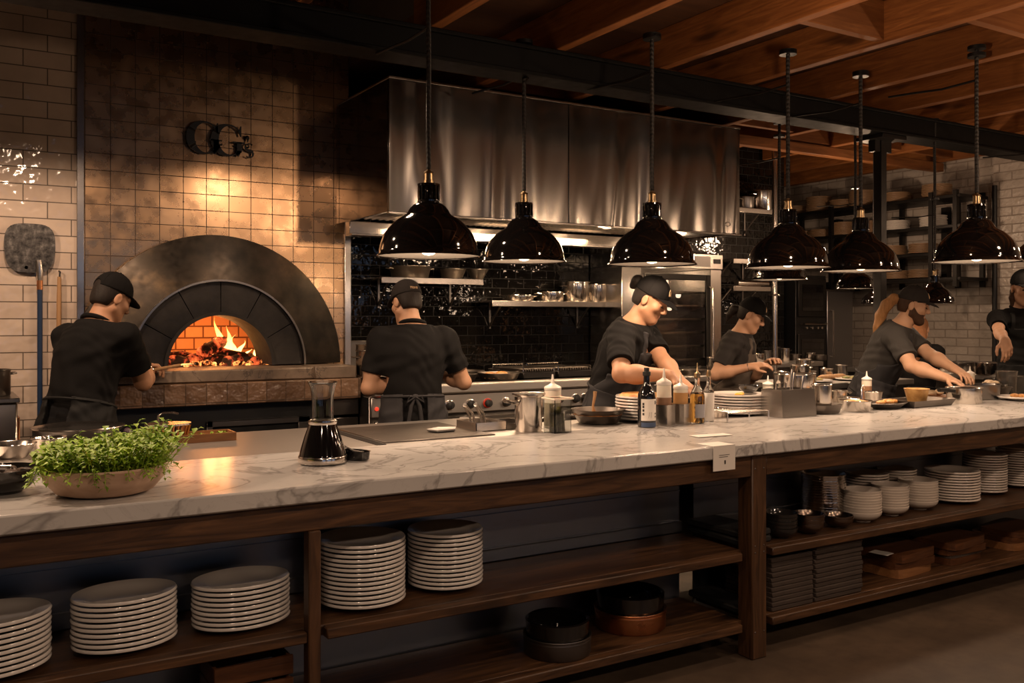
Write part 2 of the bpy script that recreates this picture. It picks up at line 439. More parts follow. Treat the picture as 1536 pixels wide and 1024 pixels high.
# sloping timber braces and ledgers by the hood
b = MB(); b.bx(X_T1+.05, 8.45, 4.80, 4.86, 2.955, 3.044, .004); struct('ceiling_ledger', b, M['joist_x'])
b = MB(); b.bx(5.6, 8.45, 5.62, 5.70, 2.96, 3.044, .004); struct('ceiling_ledger', b, M['joist_x'])

# black steel beam carrying the joists, and its post
def ibeam(x0, x1, y, z0, z1, w=.2):
    b = MB()
    b.bx(x0, x1, y-w/2, y+w/2, z0, z0+.022, .004); b.bx(x0, x1, y-w/2, y+w/2, z1-.022, z1, .004)
    b.bx(x0, x1, y-w*.36, y+w*.36, z0+.02, z1-.02); return b
YBM = 4.50
b = ibeam(-3.0, XR+.1, YBM, 2.875, 3.043); struct('ceiling_beam', b, M['beam_black'])
p = atx(1320, Y=4.55)
b = MB(); b.bx(p.x-.035, p.x+.035, 4.55-.035, 4.55+.035, 0, 2.875, .005); b.bx(p.x-.14, p.x+.14, 4.42, 4.66, 2.845, 2.875, .003)
for sx in (-1, 1): b.bx(p.x+sx*.035-.003, p.x+sx*.035+.06*sx, 4.52, 4.58, 2.76, 2.86)
struct('beam_post', b, M['iron'])
# conduit pipe on the right wall
q = atx(1492, X=8.40)
b = MB(); b.cyl((8.40, q.y, 0), (8.40, q.y, 2.75), .022, seg=12); 
for z in (.6, 1.4, 2.2): b.bx(8.40, 8.429, q.y-.03, q.y+.03, z-.015, z+.015)
solo('conduit_pipe', b, M['black_paint'], 'black vertical conduit pipe on the white brick wall by the corner', 'pipe')

# ---------------------------------------------------------------- camera, world, render look
cam = bpy.data.cameras.new('camera'); co = bpy.data.objects.new('camera', cam); COL.objects.link(co)
co.location = CAM; co.rotation_euler = (PI/2, 0, -YAW)
cam.sensor_width = 36; cam.lens = FPX/1536*36; cam.shift_y = -34/1536; cam.clip_start = .05
scene.camera = co
wd = bpy.data.worlds.new('world'); scene.world = wd; wd.use_nodes = True
wd.node_tree.nodes['Background'].inputs[0].default_value = (.42,.54,.80,1)
wd.node_tree.nodes['Background'].inputs[1].default_value = .7
scene.view_settings.view_transform = 'Standard'; scene.view_settings.look = 'None'
scene.view_settings.gamma = 1; scene.view_settings.use_curve_mapping = False
scene.view_settings.exposure = 0.0
try:
    scene.cycles.use_denoising = True
    scene.cycles.max_bounces = 8; scene.cycles.diffuse_bounces = 3; scene.cycles.glossy_bounces = 4; scene.cycles.transmission_bounces = 8
    scene.cycles.sample_clamp_indirect = 4.0; scene.cycles.caustics_reflective = False; scene.cycles.caustics_refractive = False
    scene.cycles.blur_glossy = 1.0
except Exception: pass

def point(name, loc, e, color=(1,.60,.30), r=.04):
    l = bpy.data.lights.new(name, 'POINT'); l.energy = e; l.color = color; l.shadow_soft_size = r
    o = bpy.data.objects.new(name, l); COL.objects.link(o); o.location = loc; return o
def spot(name, loc, e, ang=120, blend=.6, color=(1,.60,.30), r=.04, target=None):
    l = bpy.data.lights.new(name, 'SPOT'); l.energy = e; l.color = color; l.shadow_soft_size = r; l.spot_size = math.radians(ang); l.spot_blend = blend
    o = bpy.data.objects.new(name, l); COL.objects.link(o); o.location = loc
    if target is not None: o.rotation_euler = (Vector(target)-Vector(loc)).to_track_quat('-Z', 'Y').to_euler()
    return o
def area(name, loc, e, sx, sy, color=(1,.62,.33), target=None):
    l = bpy.data.lights.new(name, 'AREA'); l.shape = 'RECTANGLE'; l.size = sx; l.size_y = sy; l.energy = e; l.color = color
    o = bpy.data.objects.new(name, l); COL.objects.link(o); o.location = loc
    if target is not None: o.rotation_euler = (Vector(target)-Vector(loc)).to_track_quat('-Z', 'Y').to_euler()
    return o
# ================================================================ wood-fired oven
ov = thing('pizza_oven', 'arched black iron wood-fired oven with a burning fire, set in the steel-tiled wall', 'oven', (OC[0], 5.65, 0))
OX, OY, OZ = OC[0], 5.65, OC[2]
def L(x0,x1,y0,y1,z0,z1,bev=0.0,b=None):
    b = b or MB(); return b.bx(x0-OX, x1-OX, y0-OY, y1-OY, z0, z1, bev)
b = MB(); b.ring(.545, .845, PI, 0, 6.03-OY, 6.195-OY, (0,0,OZ), 64, y0b=6.13-OY)
part('outer_arch', b, M['arch_iron'], ov, 'wide heat-stained outer iron arch')
b = MB(); b.ring(.540, .552, PI, 0, 5.99-OY, 6.1-OY, (0,0,OZ), 64); part('arch_trim', b, M['steel_dark'], ov)
segs = [PI, PI*.83, PI*.66, PI*.5, PI*.34, PI*.17, 0]
b = MB()
for a0, a1 in zip(segs[:-1], segs[1:]): b.ring(.342, .538, a0-.006, a1+.006, 6.02-OY, 6.2-OY, (0,0,OZ), 12)
part('inner_arch', b, M['arch_seg'], ov, 'sooty inner ring of iron segments')
b = MB(); b.ring(.325, .345, PI, 0, 6.00-OY, 6.36-OY, (0,0,OZ), 48); part('mouth_rim', b, M['soot'], ov)
# vault: brick dome behind the mouth
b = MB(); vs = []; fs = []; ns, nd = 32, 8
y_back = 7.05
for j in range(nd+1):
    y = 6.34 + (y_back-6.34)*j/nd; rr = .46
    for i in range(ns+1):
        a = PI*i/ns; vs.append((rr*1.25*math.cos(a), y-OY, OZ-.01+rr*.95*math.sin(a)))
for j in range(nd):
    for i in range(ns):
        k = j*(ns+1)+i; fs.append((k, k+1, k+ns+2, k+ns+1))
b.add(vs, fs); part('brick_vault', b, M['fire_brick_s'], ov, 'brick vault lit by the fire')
b = MB(); b.bx(-.62, .62, y_back-OY, y_back-OY+.05, 1.1, 1.75); part('back_brick', b, M['fire_brick'], ov)
b = MB()
b.ring(.345, .60, PI, 0, 6.34-OY, 6.37-OY, (0,0,OZ), 32); part('front_brick', b, M['fire_brick'], ov)
b = L(OX-.62, OX+.62, 6.21, 7.1, 1.10, 1.19); part('oven_floor', b, M['stone'], ov)
b = L(.72, 2.275, 5.70, 6.19, 1.118, 1.192, .008); part('hearth_slab', b, M['stone'], ov, 'cracked stone hearth slab')
b = L(2.0, 2.275, 5.67, 5.95, 1.118, 1.198, .006); part('slab_end', b, M['stone'], ov)
b = L(.70, 2.30, 5.64, 6.19, .985, 1.116, .006); part('brick_ledge', b, M['ledge_tile'], ov, 'scorched tiled ledge')
b = MB(); L(.72, 2.10, 5.74, 5.78, 0, .985, 0, b); part('base', b, M['black_paint'], ov)
b = MB(); x0, x1, z0, z1 = 1.34, 1.98, .60, .88
L(x0, x1, 5.715, 5.74, z1-.035, z1, .003, b); L(x0, x0+.035, 5.715, 5.74, z0, z1, .003, b); L(x1-.075, x1, 5.715, 5.74, z0, z1, .003, b); L(x0, x1, 5.715, 5.74, z0, z0+.03, .003, b)
part('vent_frame', b, M['steel_dark'], ov, 'steel frame of the ash opening')
b = MB()
for z in (.66, .72, .78): L(x0+.035, x1-.075, 5.725, 5.738, z, z+.008, 0, b)
part('grille', b, M['iron'], ov)
b = MB(); L(2.12, 2.30, 5.70, 5.74, 0, .86, .003, b); L(2.12, 2.30, 5.69, 5.74, .88, .98, .003, b); part('side_panel', b, M['steel_dark'], ov)

# burning logs and embers, each log its own thing
t = NT('burning log'); v = t.coords('Object', (3,14,14)); f = t.noise(v, 1.6, 6, .65, .6)
t.set(color=t.ramp(f, [(.3, (.012,.009,.008)), (.7, (.10,.055,.03))]), rough=.85)
hot = t.noise(t.coords('Object', (5,5,5)), 1.5, 4, .6)
t.set(ec=t.ramp(hot, [(.46, (1,.07,.02)), (.7, (1,.26,.06))]), es=t.rng(hot, 0, 2.6, .47, .70)); t.bump(f, .6, .02)
M['log'] = t.m
logs = [((-.20,.72,1.235),(.14,.50,1.20),.05),((.02,.72,1.29),(.26,.50,1.205),.05),((-.28,.48,1.21),(.0,.62,1.215),.045),((.30,.62,1.225),(.10,.42,1.215),.04),((.14,.74,1.34),(-.04,.56,1.27),.045),((.36,.72,1.21),(.28,.45,1.21),.035)]
where = ['longest log lying across the back of the fire', 'log leaning up against the flames on the right', 'low log at the left front of the fire', 'thin log crossing in front of the flames', 'topmost log of the burning pile', 'short log at the right wall of the oven']
for (p0, p1, r), w in zip(logs, where):
    p0, p1 = Vector(p0), Vector(p1); rr = random.Random(w)
    pts = [p0.lerp(p1, k/6) + Vector((rr.uniform(-1,1), rr.uniform(-1,1), rr.uniform(-1,1)))*.008 for k in range(7)]
    base = (OX+pts[3].x, OY+.15+pts[3].y, 0); b = MB()
    b.tube([(p.x-pts[3].x, p.y-pts[3].y, p.z) for p in pts], [r*rr.uniform(.85,1.12) for _ in pts], 12)
    solo('firewood_log', b, M['log'], 'charred glowing ' + w, 'log', base, 0, 'logs burning in the oven')
M['ember'] = None
t = NT('glowing embers'); v = t.coords('Object', (1,1,1)); f = t.noise(v, 28, 4, .7)
t.set(color=(.03,.015,.01), rough=.9, ec=t.ramp(f, [(.4, (1,.10,.015)), (.65, (1,.42,.10))]), es=t.rng(f, 0, 5, .45, .75)); M['ember'] = t.m
b = MB(); rr = random.Random(4)
for k in range(150):
    x, y = rr.gauss(.06,.17), rr.gauss(.72,.10)
    if abs(x) < .40 and .48 < y < .95: b.ball((x, y, 1.186+rr.uniform(0,.03)), rr.uniform(.010,.026), 8, rr.uniform(.8,1.5), 1, .75)
solo('embers', b, M['ember'], 'bed of glowing orange embers on the oven floor', 'embers', (OX, OY, 0), 0, None, kind='stuff')
t = NT('flame'); v = t.coords('Object')
sp = t.new('ShaderNodeSeparateXYZ'); t.l(v, sp.inputs[0])
lw = t.new('ShaderNodeLayerWeight'); lw.inputs[0].default_value = .35
em = t.new('ShaderNodeEmission'); tr = t.new('ShaderNodeBsdfTransparent'); mx = t.new('ShaderNodeMixShader')
t.l(t.ramp(t.rng(sp.outputs[2], 0, 1, 0, .26), [(0, (1,.55,.16)), (.5, (1,.42,.09)), (1, (1,.20,.03))]), em.inputs[0]); em.inputs[1].default_value = 5.5
fl = t.noise(t.coords('Object', (1,1,.4)), 14, 3)
t.l(t.math('MULTIPLY', t.rng(lw.outputs['Facing'], .95, 0, .25, .95), t.rng(fl, .35, 1, .3, .6)), mx.inputs[0]); t.l(tr.outputs[0], mx.inputs[1]); t.l(em.outputs[0], mx.inputs[2]); t.l(mx.outputs[0], t.out.inputs[0])
M['flame'] = t.m
def tongue(b, x, y, z, h, r, lean, seed):
    rr = random.Random(seed); ph = rr.uniform(0, 6); pts = []; rs = []
    for k in range(15):
        s = k/14; pts.append((x+lean*s*s+.018*math.sin(ph+5*s)*s*1.6, y+.008*math.sin(2*ph+6*s), z+h*s)); rs.append(max(.0008, r*(math.sin(PI*min(1,(s+.12)/1.05)**.62))*(1-.35*s)))
    b.tube(pts, rs, 12)
fl_b = MB()
for a in [(.13,.78,0,.27,.034,-.03,1),(.165,.76,0,.21,.034,.02,2),(.20,.74,0,.15,.028,.015,3),(.09,.72,0,.13,.024,-.01,4),(.245,.74,.0,.11,.022,.02,5),(.33,.66,0,.12,.014,.012,6),(.37,.68,0,.09,.014,-.01,7),(.05,.70,-.02,.08,.018,0,8),(.29,.70,-.02,.07,.02,.0,9),(.12,.66,-.03,.06,.025,.0,10),(-.01,.68,-.03,.05,.018,.01,11)]: tongue(fl_b, *a)
solo('flames', fl_b, M['flame'], 'yellow orange flames rising from the logs in the oven', 'fire', (OX, OY+.10, 1.24), 0, None, kind='stuff')
point('fire_light', (OX+.12, 6.60, 1.38), 9, (1,.36,.10), .10)
point('fire_light', (OX-.12, 6.66, 1.30), 4, (1,.34,.09), .10)

# ================================================================ the sign
def stroke(b, path, width, y0, y1):
    """path [(x,z,w)] drawn as a flat stroke."""
    n = len(path); Lp = []; Rp = []
    for i, (x, z, w) in enumerate(path):
        a = path[max(0,i-1)]; c = path[min(n-1,i+1)]; dx, dz = c[0]-a[0], c[1]-a[1]; l = math.hypot(dx, dz) or 1
        nx, nz = -dz/l, dx/l; Lp.append((x+nx*w/2, z+nz*w/2)); Rp.append((x-nx*w/2, z-nz*w/2))
    for i in range(n-1): b.prism([Lp[i], Lp[i+1], Rp[i+1], Rp[i]], lambda a, c, t: (a, t, c), y0, y1)
def letter_g(ox, h):
    b = MB(); path = []
    for k in range(41):
        a = math.radians(42 + (318-42)*k/40); w = .045 + .20*max(0, -math.cos(a))**1.2
        path.append((ox + h*(.43*math.cos(a)), h*(.5+.47*math.sin(a)), h*w))
    stroke(b, path, 0, -.012, .0)
    P = lambda pts: b.prism([(ox+h*x, h*z) for x, z in pts], lambda a, c, t: (a, t, c), -.012, 0)
    P([(.30,.80),(.36,.97),(.385,.97),(.385,.64),(.36,.64)])           # beak
    P([(.25,.03),(.40,.16),(.40,.46),(.25,.46)])                        # stem
    P([(.12,.43),(.50,.43),(.50,.475),(.12,.475)])                      # serif bar
    P([(.20,.06),(.30,.02),(.40,.2),(.25,.2)])
    return b
s0 = at(280, 229, Y=6.175); s1 = at(383, 232, Y=6.175)
sg = thing('wall_sign', "black metal letters reading GG's on the steel-tiled oven wall", 'sign', (s0.x, 6.175, s0.z))
W = s1.x - s0.x; H = .215
part('letter', letter_g(W*.255, H), M['black_paint'], sg, angle=8); part('letter', letter_g(W*.60, H*.98), M['black_paint'], sg, angle=8)
b = MB(); path = []
for k in range(31):
    u = k/30; a = u*2*PI
    x = .5+.30*math.cos(math.radians(50)) if False else 0
    if u < .5: ang = math.radians(40 + 230*(u/.5)); cx, cz = .5, .73; sgn = 1
    else: ang = math.radians(90 - 230*((u-.5)/.5)); cx, cz = .5, .27; sgn = 1
    r = .23; path.append((W*.885 + H*.46*(cx-.2+ r*1.15*math.cos(ang)*1.0)-H*.1, H*.46*(cz + r*math.sin(ang)), H*.46*(.07+.12*math.exp(-((u-.5)/.16)**2))))
stroke(b, path, 0, -.012, 0)
part('letter', b, M['black_paint'], sg, 'small letter s', angle=8)
b = MB(); b.ball((W*.845+H*.06, -.006, H*.63), .014, 12, 1, .5, 1); b.prism([(W*.845+H*.06,H*.62),(W*.845+H*.125,H*.62),(W*.845+H*.07,H*.48)], lambda a, c, t: (a, t, c), -.012, 0)
part('apostrophe', b, M['iron'], sg)
b = MB()
for x in (.12,.36,.5,.7,.9): b.cyl((W*x, 0, H*.35), (W*x, .02, H*.35), .006, seg=8)
part('stand_off', b, M['iron'], sg)

# ================================================================ extractor hood
hp0, hp1 = at(583, 318, Y=5.3), at(1110, 348, Y=5.3)
HX0, HX1, HZ0, HZ1 = hp0.x, hp1.x, 2.165, 2.99
hd = thing('extractor_hood', 'long brushed steel extractor hood hanging over the range', 'hood', ((HX0+HX1)/2, 5.85, HZ0))
cx = (HX0+HX1)/2
t = NT('rippled brushed steel'); v = t.coords('Object', (2.3,1,.34)); f = t.noise(t.coords('Object', (14,1,.6)), 5, 4)
t.set(color=t.mixc(f, (.32,.30,.28), (.34,.32,.30)), metal=1.0, rough=t.rng(f, .20, .23, .3, .7))
t.bump(t.noise(v, 1.25, 0, .4, 1.0), .8, .085); M['hood_steel'] = t.m
xs = [HX0, at(853, 300, Y=5.3).x, at(1002 if False else 995, 300, Y=5.3).x, HX1]; xs = [HX0, xs[1], HX1]
for a, c in zip(xs[:-1], xs[1:]):
    b = MB(); b.bx(a+.002-cx, c-.002-cx, 5.3-5.85, 5.318-5.85, 0, HZ1-HZ0, .003); part('front_panel', b, M['hood_steel'], hd)
for x in (HX0, HX1-.016):
    b = MB(); b.bx(x-cx, x+.016-cx, 5.319-5.85, 6.44-5.85, 0, HZ1-HZ0, .002); part('side_panel', b, M['mirror_dark'], hd)
bp_ = at(1092, 336, Y=5.297); b = MB(); b.tube([((bp_.x-cx)+.026*math.cos(2*PI*k/24), 5.2985-5.85, bp_.z-HZ0+.016*math.sin(2*PI*k/24)) for k in range(24)], .0022, 6, closed=True); part('badge', b, M['steel_pot'], hd, 'small oval maker badge')
b = MB(); b.bx(HX0-cx, HX1-cx, 5.29-5.85, 6.44-5.85, HZ1-HZ0+.001, HZ1-HZ0+.016, .002); part('top_panel', b, M['steel'], hd)
b = MB(); b.bx(HX0-cx-.005, HX1-cx+.005, 5.285-5.85, 5.32-5.85, -.012, -.001, .003); part('front_lip', b, M['steel'], hd)
n = 58
b = MB()
for k in range(n):
    x = HX0+.02 + (HX1-HX0-.05)*k/n - cx
    b.box((x+.015, 5.64-5.85, .02), (.033, .56, .006), 0, Matrix.Translation((x+.015,0,.02)) @ Matrix.Rotation(.5,4,'Y') @ Matrix.Translation((-x-.015,0,-.02)))
part('grease_filter', b, M['steel'], hd, 'row of slanted baffle slats')
b = MB(); b.bx(HX0-cx-.004, HX1-cx+.004, 5.94-5.85, 6.02-5.85, -.095, 0, .006); b.bx(HX0-cx-.004, HX1-cx+.004, 5.90-5.85, 6.02-5.85, -.10, -.085, .004); part('gutter_rail', b, M['steel'], hd)
b = MB()
for f_ in (.16,.38,.63,.88):
    x = (HX1-HX0)*(f_-.5); b.box((x, 5.80-5.85, .035), (.34,.10,.02), .005)
part('hood_light', b, emit('hood lamp', (1,.72,.45), 6), hd, 'lit strip lamp under the hood')
for f_ in (.16,.38,.63,.88): area('hood_lamp', (HX0+(HX1-HX0)*f_, 5.78, 2.13), 4 if f_ < .2 else 9, .34, .1, (1,.66,.38)); point('slat_fill', (HX0+(HX1-HX0)*f_, 5.62, 2.10), 1.6, (1,.68,.42), .03)  # extra points added under the filter slats to light them from below

# ================================================================ range
def knob_row(rg, xs, z, y):
    for k, x in enumerate(xs):
        b = MB(); b.lathe([(.034,0),(.034,.006),(.028,.008)], seg=20, M=Matrix.Translation((x,y,z)) @ Matrix.Rotation(PI/2,4,'X')); bz = part('bezel', b, M['steel_pot'] if k % 3 else M['red'], rg)
        b = MB(); b.lathe([(.024,.007),(.026,.012),(.024,.035),(.018,.04),(.001,.041)], seg=20, M=Matrix.Translation((x,y,z)) @ Matrix.Rotation(PI/2,4,'X'))
        b.box((x, y-.04, z), (.010,.012,.046), .003); part('knob', b, M['black_rubber'], bz, 'black control knob')
RX0, RX1 = 2.47, 4.66
rg = thing('cooking_range', 'long stainless steel cooking range with black knobs under the hood', 'range', (2.2, 5.5, 0))
rx = lambda x: x-2.2
b = MB(); b.bx(rx(2.31), rx(RX1), .04, .90, .10, 1.0, .004); part('body', b, M['steel_dark'], rg)
b = MB(); b.bx(rx(2.31), rx(RX1), -.03, .09, 1.0, 1.065, .012); part('front_rail', b, M['steel_top'], rg)
b = MB(); b.bx(rx(2.31), rx(2.62), 0, .039, .87, .995, .004); b.bx(rx(2.64), rx(3.72), 0, .039, .87, .995, .004); b.bx(rx(3.74), rx(RX1), 0, .039, .87, .995, .004); part('control_panel', b, M['steel_top'], rg)
b = MB(); b.bx(rx(2.31), rx(RX1), .091, .90, 1.0, 1.04, .004); part('top_plate', b, M['iron'], rg)
b = MB()
for a, c in ((2.34,2.9),(2.95,3.75),(3.8,4.6)): b.bx(rx(a), rx(c), .005, .039, .25, .84, .006)
part('oven_door', b, M['steel'], rg)
b = MB()
for a, c in ((2.34,2.9),(2.95,3.75),(3.8,4.6)): b.tube([(rx(a)+.06,.004,.80),(rx(a)+.06,-.04,.80),(rx(c)-.06,-.04,.80),(rx(c)-.06,.004,.80)], .01, 8)
part('door_handle', b, M['steel'], rg)
kx = [atx(p, Y=5.5).x for p in (604, 674, 705, 731, 759, 805, 838, 863, 876)]
knob_row(rg, [rx(x) for x in kx], .925, 0)
p = atx(565, Y=5.5); b = MB(); b.ball((rx(p.x), -.004, .925), .013, 12); part('indicator_lamp', b, emit('red indicator', (1,.05,.02), 1.2), rg, 'small red indicator lamp')
b = MB(); b.bx(rx(2.45), rx(3.05), .93, .945, 1.04, 1.34, .003); part('splash_panel', b, M['steel_dark'], rg)
b = MB()
for i in range(5):
    x0 = rx(3.15)+i*.27
    b.tube([(x0,.16,1.055),(x0+.24,.16,1.055),(x0+.24,.82,1.055),(x0,.82,1.055)], .008, 6, closed=True)
    for k in range(3): b.cyl((x0+.06+.06*k,.16,1.055),(x0+.06+.06*k,.82,1.055), .006, seg=6)
part('burner_grate', b, M['iron'], rg)

# black wire grill racks standing on the range
for k, (pa, pb, yy) in enumerate(((772,822,5.78),(824,876,5.80))):
    a, c = atx(pa, Y=yy).x, atx(pb, Y=yy).x; w = c-a
    g = thing('grill_rack', ['black slatted grill rack on the range, beside the food pan', 'black slatted grill rack on the range, behind the white-topped squeeze bottle'][k], 'grill', ((a+c)/2, yy, 1.064), 0, 'grill racks on the range')
    b = MB(); b.box((0,.12,.025), (w*.96,.46,.05), .006); part('tray', b, M['iron'], g)
    b = MB()
    for i in range(14): b.box((-w*.45+w*.9*i/13,.12,.062+.0), (.009,.44,.02), .002)
    part('slats', b, M['iron_worn'], g)
    b = MB(); part('rim_bar', MB().tube([(-w*.46,-.1,.055),(-w*.46,-.1,.085),(w*.46,-.1,.085),(w*.46,-.1,.055)], .006, 6), M['steel_pot'], g); part('rim_bar', MB().tube([(-w*.46,.34,.055),(-w*.46,.34,.085),(w*.46,.34,.085),(w*.46,.34,.055)], .006, 6), M['steel_pot'], g)

# ================================================================ wall shelves over the range
def wall_shelf(pa, pb, yf, z, label):
    a, c = atx(pa, Y=yf).x, atx(pb, Y=yf).x
    s = thing('wall_shelf', label, 'shelf', ((a+c)/2, YB, z-.04)); w = c-a
    b = MB(); b.bx(-w/2, w/2, yf-YB, -.002, .028, .04, .002); b.bx(-w/2, w/2, yf-YB-.004, yf-YB+.012, -.005, .04, .003); part('board', b, M['steel'], s)
    for x in (-w*.36, w*.36):
        b = MB(); b.tube([(x,-.01,-.16),(x,-.06,-.10),(x,-.14,-.03),(x,-.2,.02)], .009, 8); b.bx(x-.008, x+.008, -.012, -.002, -.18, .03); part('bracket', b, M['steel_dark'], s)
    return s, a, c
S1Y, S1Z = 6.12, 1.80
S2Y, S2Z = 6.12, 1.640
wall_shelf(572, 725, S1Y, S1Z, 'steel wall shelf holding frying pans above the cook at the stove')
wall_shelf(738, 924, S2Y, S2Z, 'steel wall shelf holding saucepans and stock pots on black tiles')

# ================================================================ combi oven
c0, c1 = atx(933, Y=6.0).x, atx(1082, Y=6.0).x; cw = c1-c0
cb = thing('combi_oven', 'tall steel combi oven with a glass door and lit racks on the black wall', 'oven', ((c0+c1)/2, 6.0, 0))
b = MB(); b.bx(-cw/2, -cw/2+.2, 0, .44, .98, 1.93, .004); b.bx(cw/2-.13, cw/2, 0, .44, .98, 1.93, .004); b.bx(-cw/2, cw/2, -.02, .44, 1.931, 2.06, .004); b.bx(-cw/2+.2, cw/2-.13, .0, .44, .98, 1.02); b.bx(-cw/2+.2, cw/2-.13, .42, .44, 1.02, 1.93)
b2 = MB(); b2.bx(-cw/2, cw/2, 0, .44, .55, .979, .006); b2.bx(-cw/2, cw/2, 0, .44, .0, .10, .006)
part('cabinet', b, M['steel'], cb); part('stand', b2, M['steel_dark'], cb)
dx0, dx1 = -cw/2+.22, cw/2-.15
b = MB(); fw = .05
for q in ((dx0,dx0+fw,1.02,1.88),(dx1-fw,dx1,1.02,1.88),(dx0+fw,dx1-fw,1.02,1.09),(dx0+fw,dx1-fw,1.83,1.88)): b.bx(q[0], q[1], -.03, .0, q[2], q[3], .004)
dr = part('door', b, M['iron'], cb)
b = MB(); b.bx(dx0+fw, dx1-fw, -.022, -.014, 1.09, 1.83); part('glass_pane', b, M['smoke_glass'], dr)
b = MB(); b.tube([(dx1-.02,-.03,1.15),(dx1-.02,-.075,1.17),(dx1-.02,-.075,1.76),(dx1-.02,-.03,1.78)], .012, 10); part('handle', b, M['steel_pot'], dr)
point('oven_light', (cb.location.x-.05, 6.10, 1.86), 3.2, (1,.74,.5), .04)
for k in range(6):
    z = 1.14+.115*k; b = MB(); b.bx(dx0+.02, dx1-.02, .02, .40, z, z+.008, .002); b.bx(dx0+.02, dx1-.02, .02, .03, z+.008, z+.022, .002); part('oven_rack', b, M['steel_pot'], cb)
b = MB(); b.bx(-cw/2+.22, cw/2-.15, -.025, -.019, 1.95, 2.04, .003); part('control_panel', b, M['smoke_glass'] if False else M['steel_dark'], cb)
part('badge', MB().bx(cw/2-.11, cw/2-.03, -.024, -.0205, 1.98, 2.02), M['iron'], cb)

# tall black cabinet and grey fridge at the end of the black wall
ca, cc = 7.12, 7.56
tb = thing('tall_oven_cabinet', 'tall black cabinet with a mirrored glass window at the end of the black wall', 'cabinet', ((ca+cc)/2, 6.3, 0)); w = cc-ca
b = MB(); b.bx(-w/2, w/2, .02, .7, 0, 1.93, .004); part('cabinet', b, M['black_paint'], tb)
b = MB(); b.bx(-w/2+.02, w/2-.02, 0, .02, 1.52, 1.9, .004); d_ = part('upper_door', b, M['iron'], tb); b = MB(); b.bx(-w/2+.07, w/2-.07, -.006, 0, 1.58, 1.84); part('glass_pane', b, M['black_gloss'], d_, 'dark mirrored window')
b = MB(); b.bx(-w/2+.02, w/2-.02, 0, .02, .2, 1.35, .004); d_ = part('lower_door', b, M['iron'], tb); b = MB(); b.bx(-w/2+.06, w/2-.06, -.005, 0, .95, 1.3); part('glass_pane', b, M['black_gloss'], d_)
b = MB(); b.tube([(-w/2+.06,0,1.45),(-w/2+.06,-.04,1.45),(w/2-.06,-.04,1.45),(w/2-.06,0,1.45)], .01, 8); part('handle', b, M['steel_pot'], tb, 'steel bar handle')
b = MB()
for x in (-.1,-.02,.06,.12): b.cyl((x,.0,1.41),(x,-.02,1.41), .012, seg=10)
part('control_knob', b, M['steel'], tb)
fr = thing('upright_fridge', 'tall dull grey steel fridge beside the black cabinet', 'fridge', (7.775, 6.32, 0))
b = MB(); b.bx(-.20, .20, .03, .7, 0, 1.80, .005); part('cabinet', b, M['steel_dark'], fr)
for z0, z1 in ((.12,.9),(.92,1.78)):
    b = MB(); b.bx(-.195, .195, 0, .03, z0, z1, .006); d_ = part('door', b, M['steel_panel'], fr); b = MB(); b.tube([(-.15,0,z0+.2),(-.15,-.04,z0+.2),(-.15,-.04,z1-.2),(-.15,0,z1-.2)], .009, 8); part('handle', b, M['steel_pot'], d_)

# ================================================================ serving counter
def counter_unit(name, x0, x1, posts, label, fine):
    u = thing('counter_shelving', label, 'counter', ((x0+x1)/2, 2.93, 0)); c = (x0+x1)/2
    b = MB(); b.bx(x0-c, x1-c, 0, .05, .806, .902, .004); part('rail', b, M['counter_wood'], u)
    b = MB(); b.bx(x0-c, x1-c, .60, .65, .806, .902, .004); part('rail', b, M['counter_wood'], u)
    for z, y1 in ((.475, .445), (.163, .46)):
        xs_ = sorted([x0] + [p for p, w, k in posts] + [x1])
        b = MB(); b.bx(x0-c+.004, x1-c-.004, .052, y1, z-.036, z, .004)
        for pa, pb in zip(xs_[:-1], xs_[1:]):
            if pb-pa > .1: b.bx(pa-c+.045 if fine else pa-c+.047, pb-c-(.022 if fine and pb < x1-.1 else .047), .004, .0518, z-.036, z, .004)
        part('shelf', b, M['counter_wood'], u)
    for p, w, k in posts:
        b = MB(); b.bx(p-w/2-c, p+w/2-c, -.003, w-.003 if w > .06 else .05, 0 if k else .0, .806 if not k else .9015, .004); part('post', b, M['post_wood'], u)
        b = MB(); b.bx(p-.04-c, p+.04-c, .56, .64, 0, .806, .004); part('post', b, M['post_wood'], u)
    b = MB(); b.bx(x0-c, x1-c, .47, .478, .06, .80); b.bx(x0-c, x1-c, .446, .47, .476, .53, .004); b.bx(x0-c, x1-c, .462, .47, .67, .675)
    part('back_panel', b, M['steel_panel'], u, 'dull blue-grey steel back panel')
    return u
XP = at(1138, 478, Y=2.93).x; XQ = at(472, 478, Y=2.93).x
XL0 = -1.25; XR1 = 6.62
counter_unit('l', XL0, XP-.045+.0, [(XQ,.042,False)], 'dark stained wooden counter base with open shelves holding white dinner plates', True)
u = counter_unit('r', XP+.047, XR1, [], 'dark stained wooden counter base holding bowls, slatted boxes and chopping boards', False)
b = MB(); b.bx(-.045, .045, -.006, .084, 0, .9015, .005); b.bx(-.04, .04, .56, .64, 0, .9, .005)
pp = thing('counter_post', 'thick dark wooden post between the two counter bases', 'post', (XP, 2.93, 0)); part('front_post', MB().bx(-.045, .045, -.006, .084, 0, .9015, .005), M['post_wood'], pp); part('rear_post', MB().bx(-.04, .04, .56, .64, 0, .9, .005), M['post_wood'], pp)
b = MB()
for z in (.12,.47,.50,.84):
    for x in (-.028,.026): part('bolt_head', MB().ball((x,-.007,z), .004, 8, 1, .5, 1), M['iron_worn'], pp)
mt = solo('marble_worktop', MB().box((0,0,0), (XP-XL0-.002,.78,.058), .006), M['marble'], 'long white marble worktop with grey veins at the front of the kitchen', 'worktop', ((XP+XL0)/2, 3.29, .931))
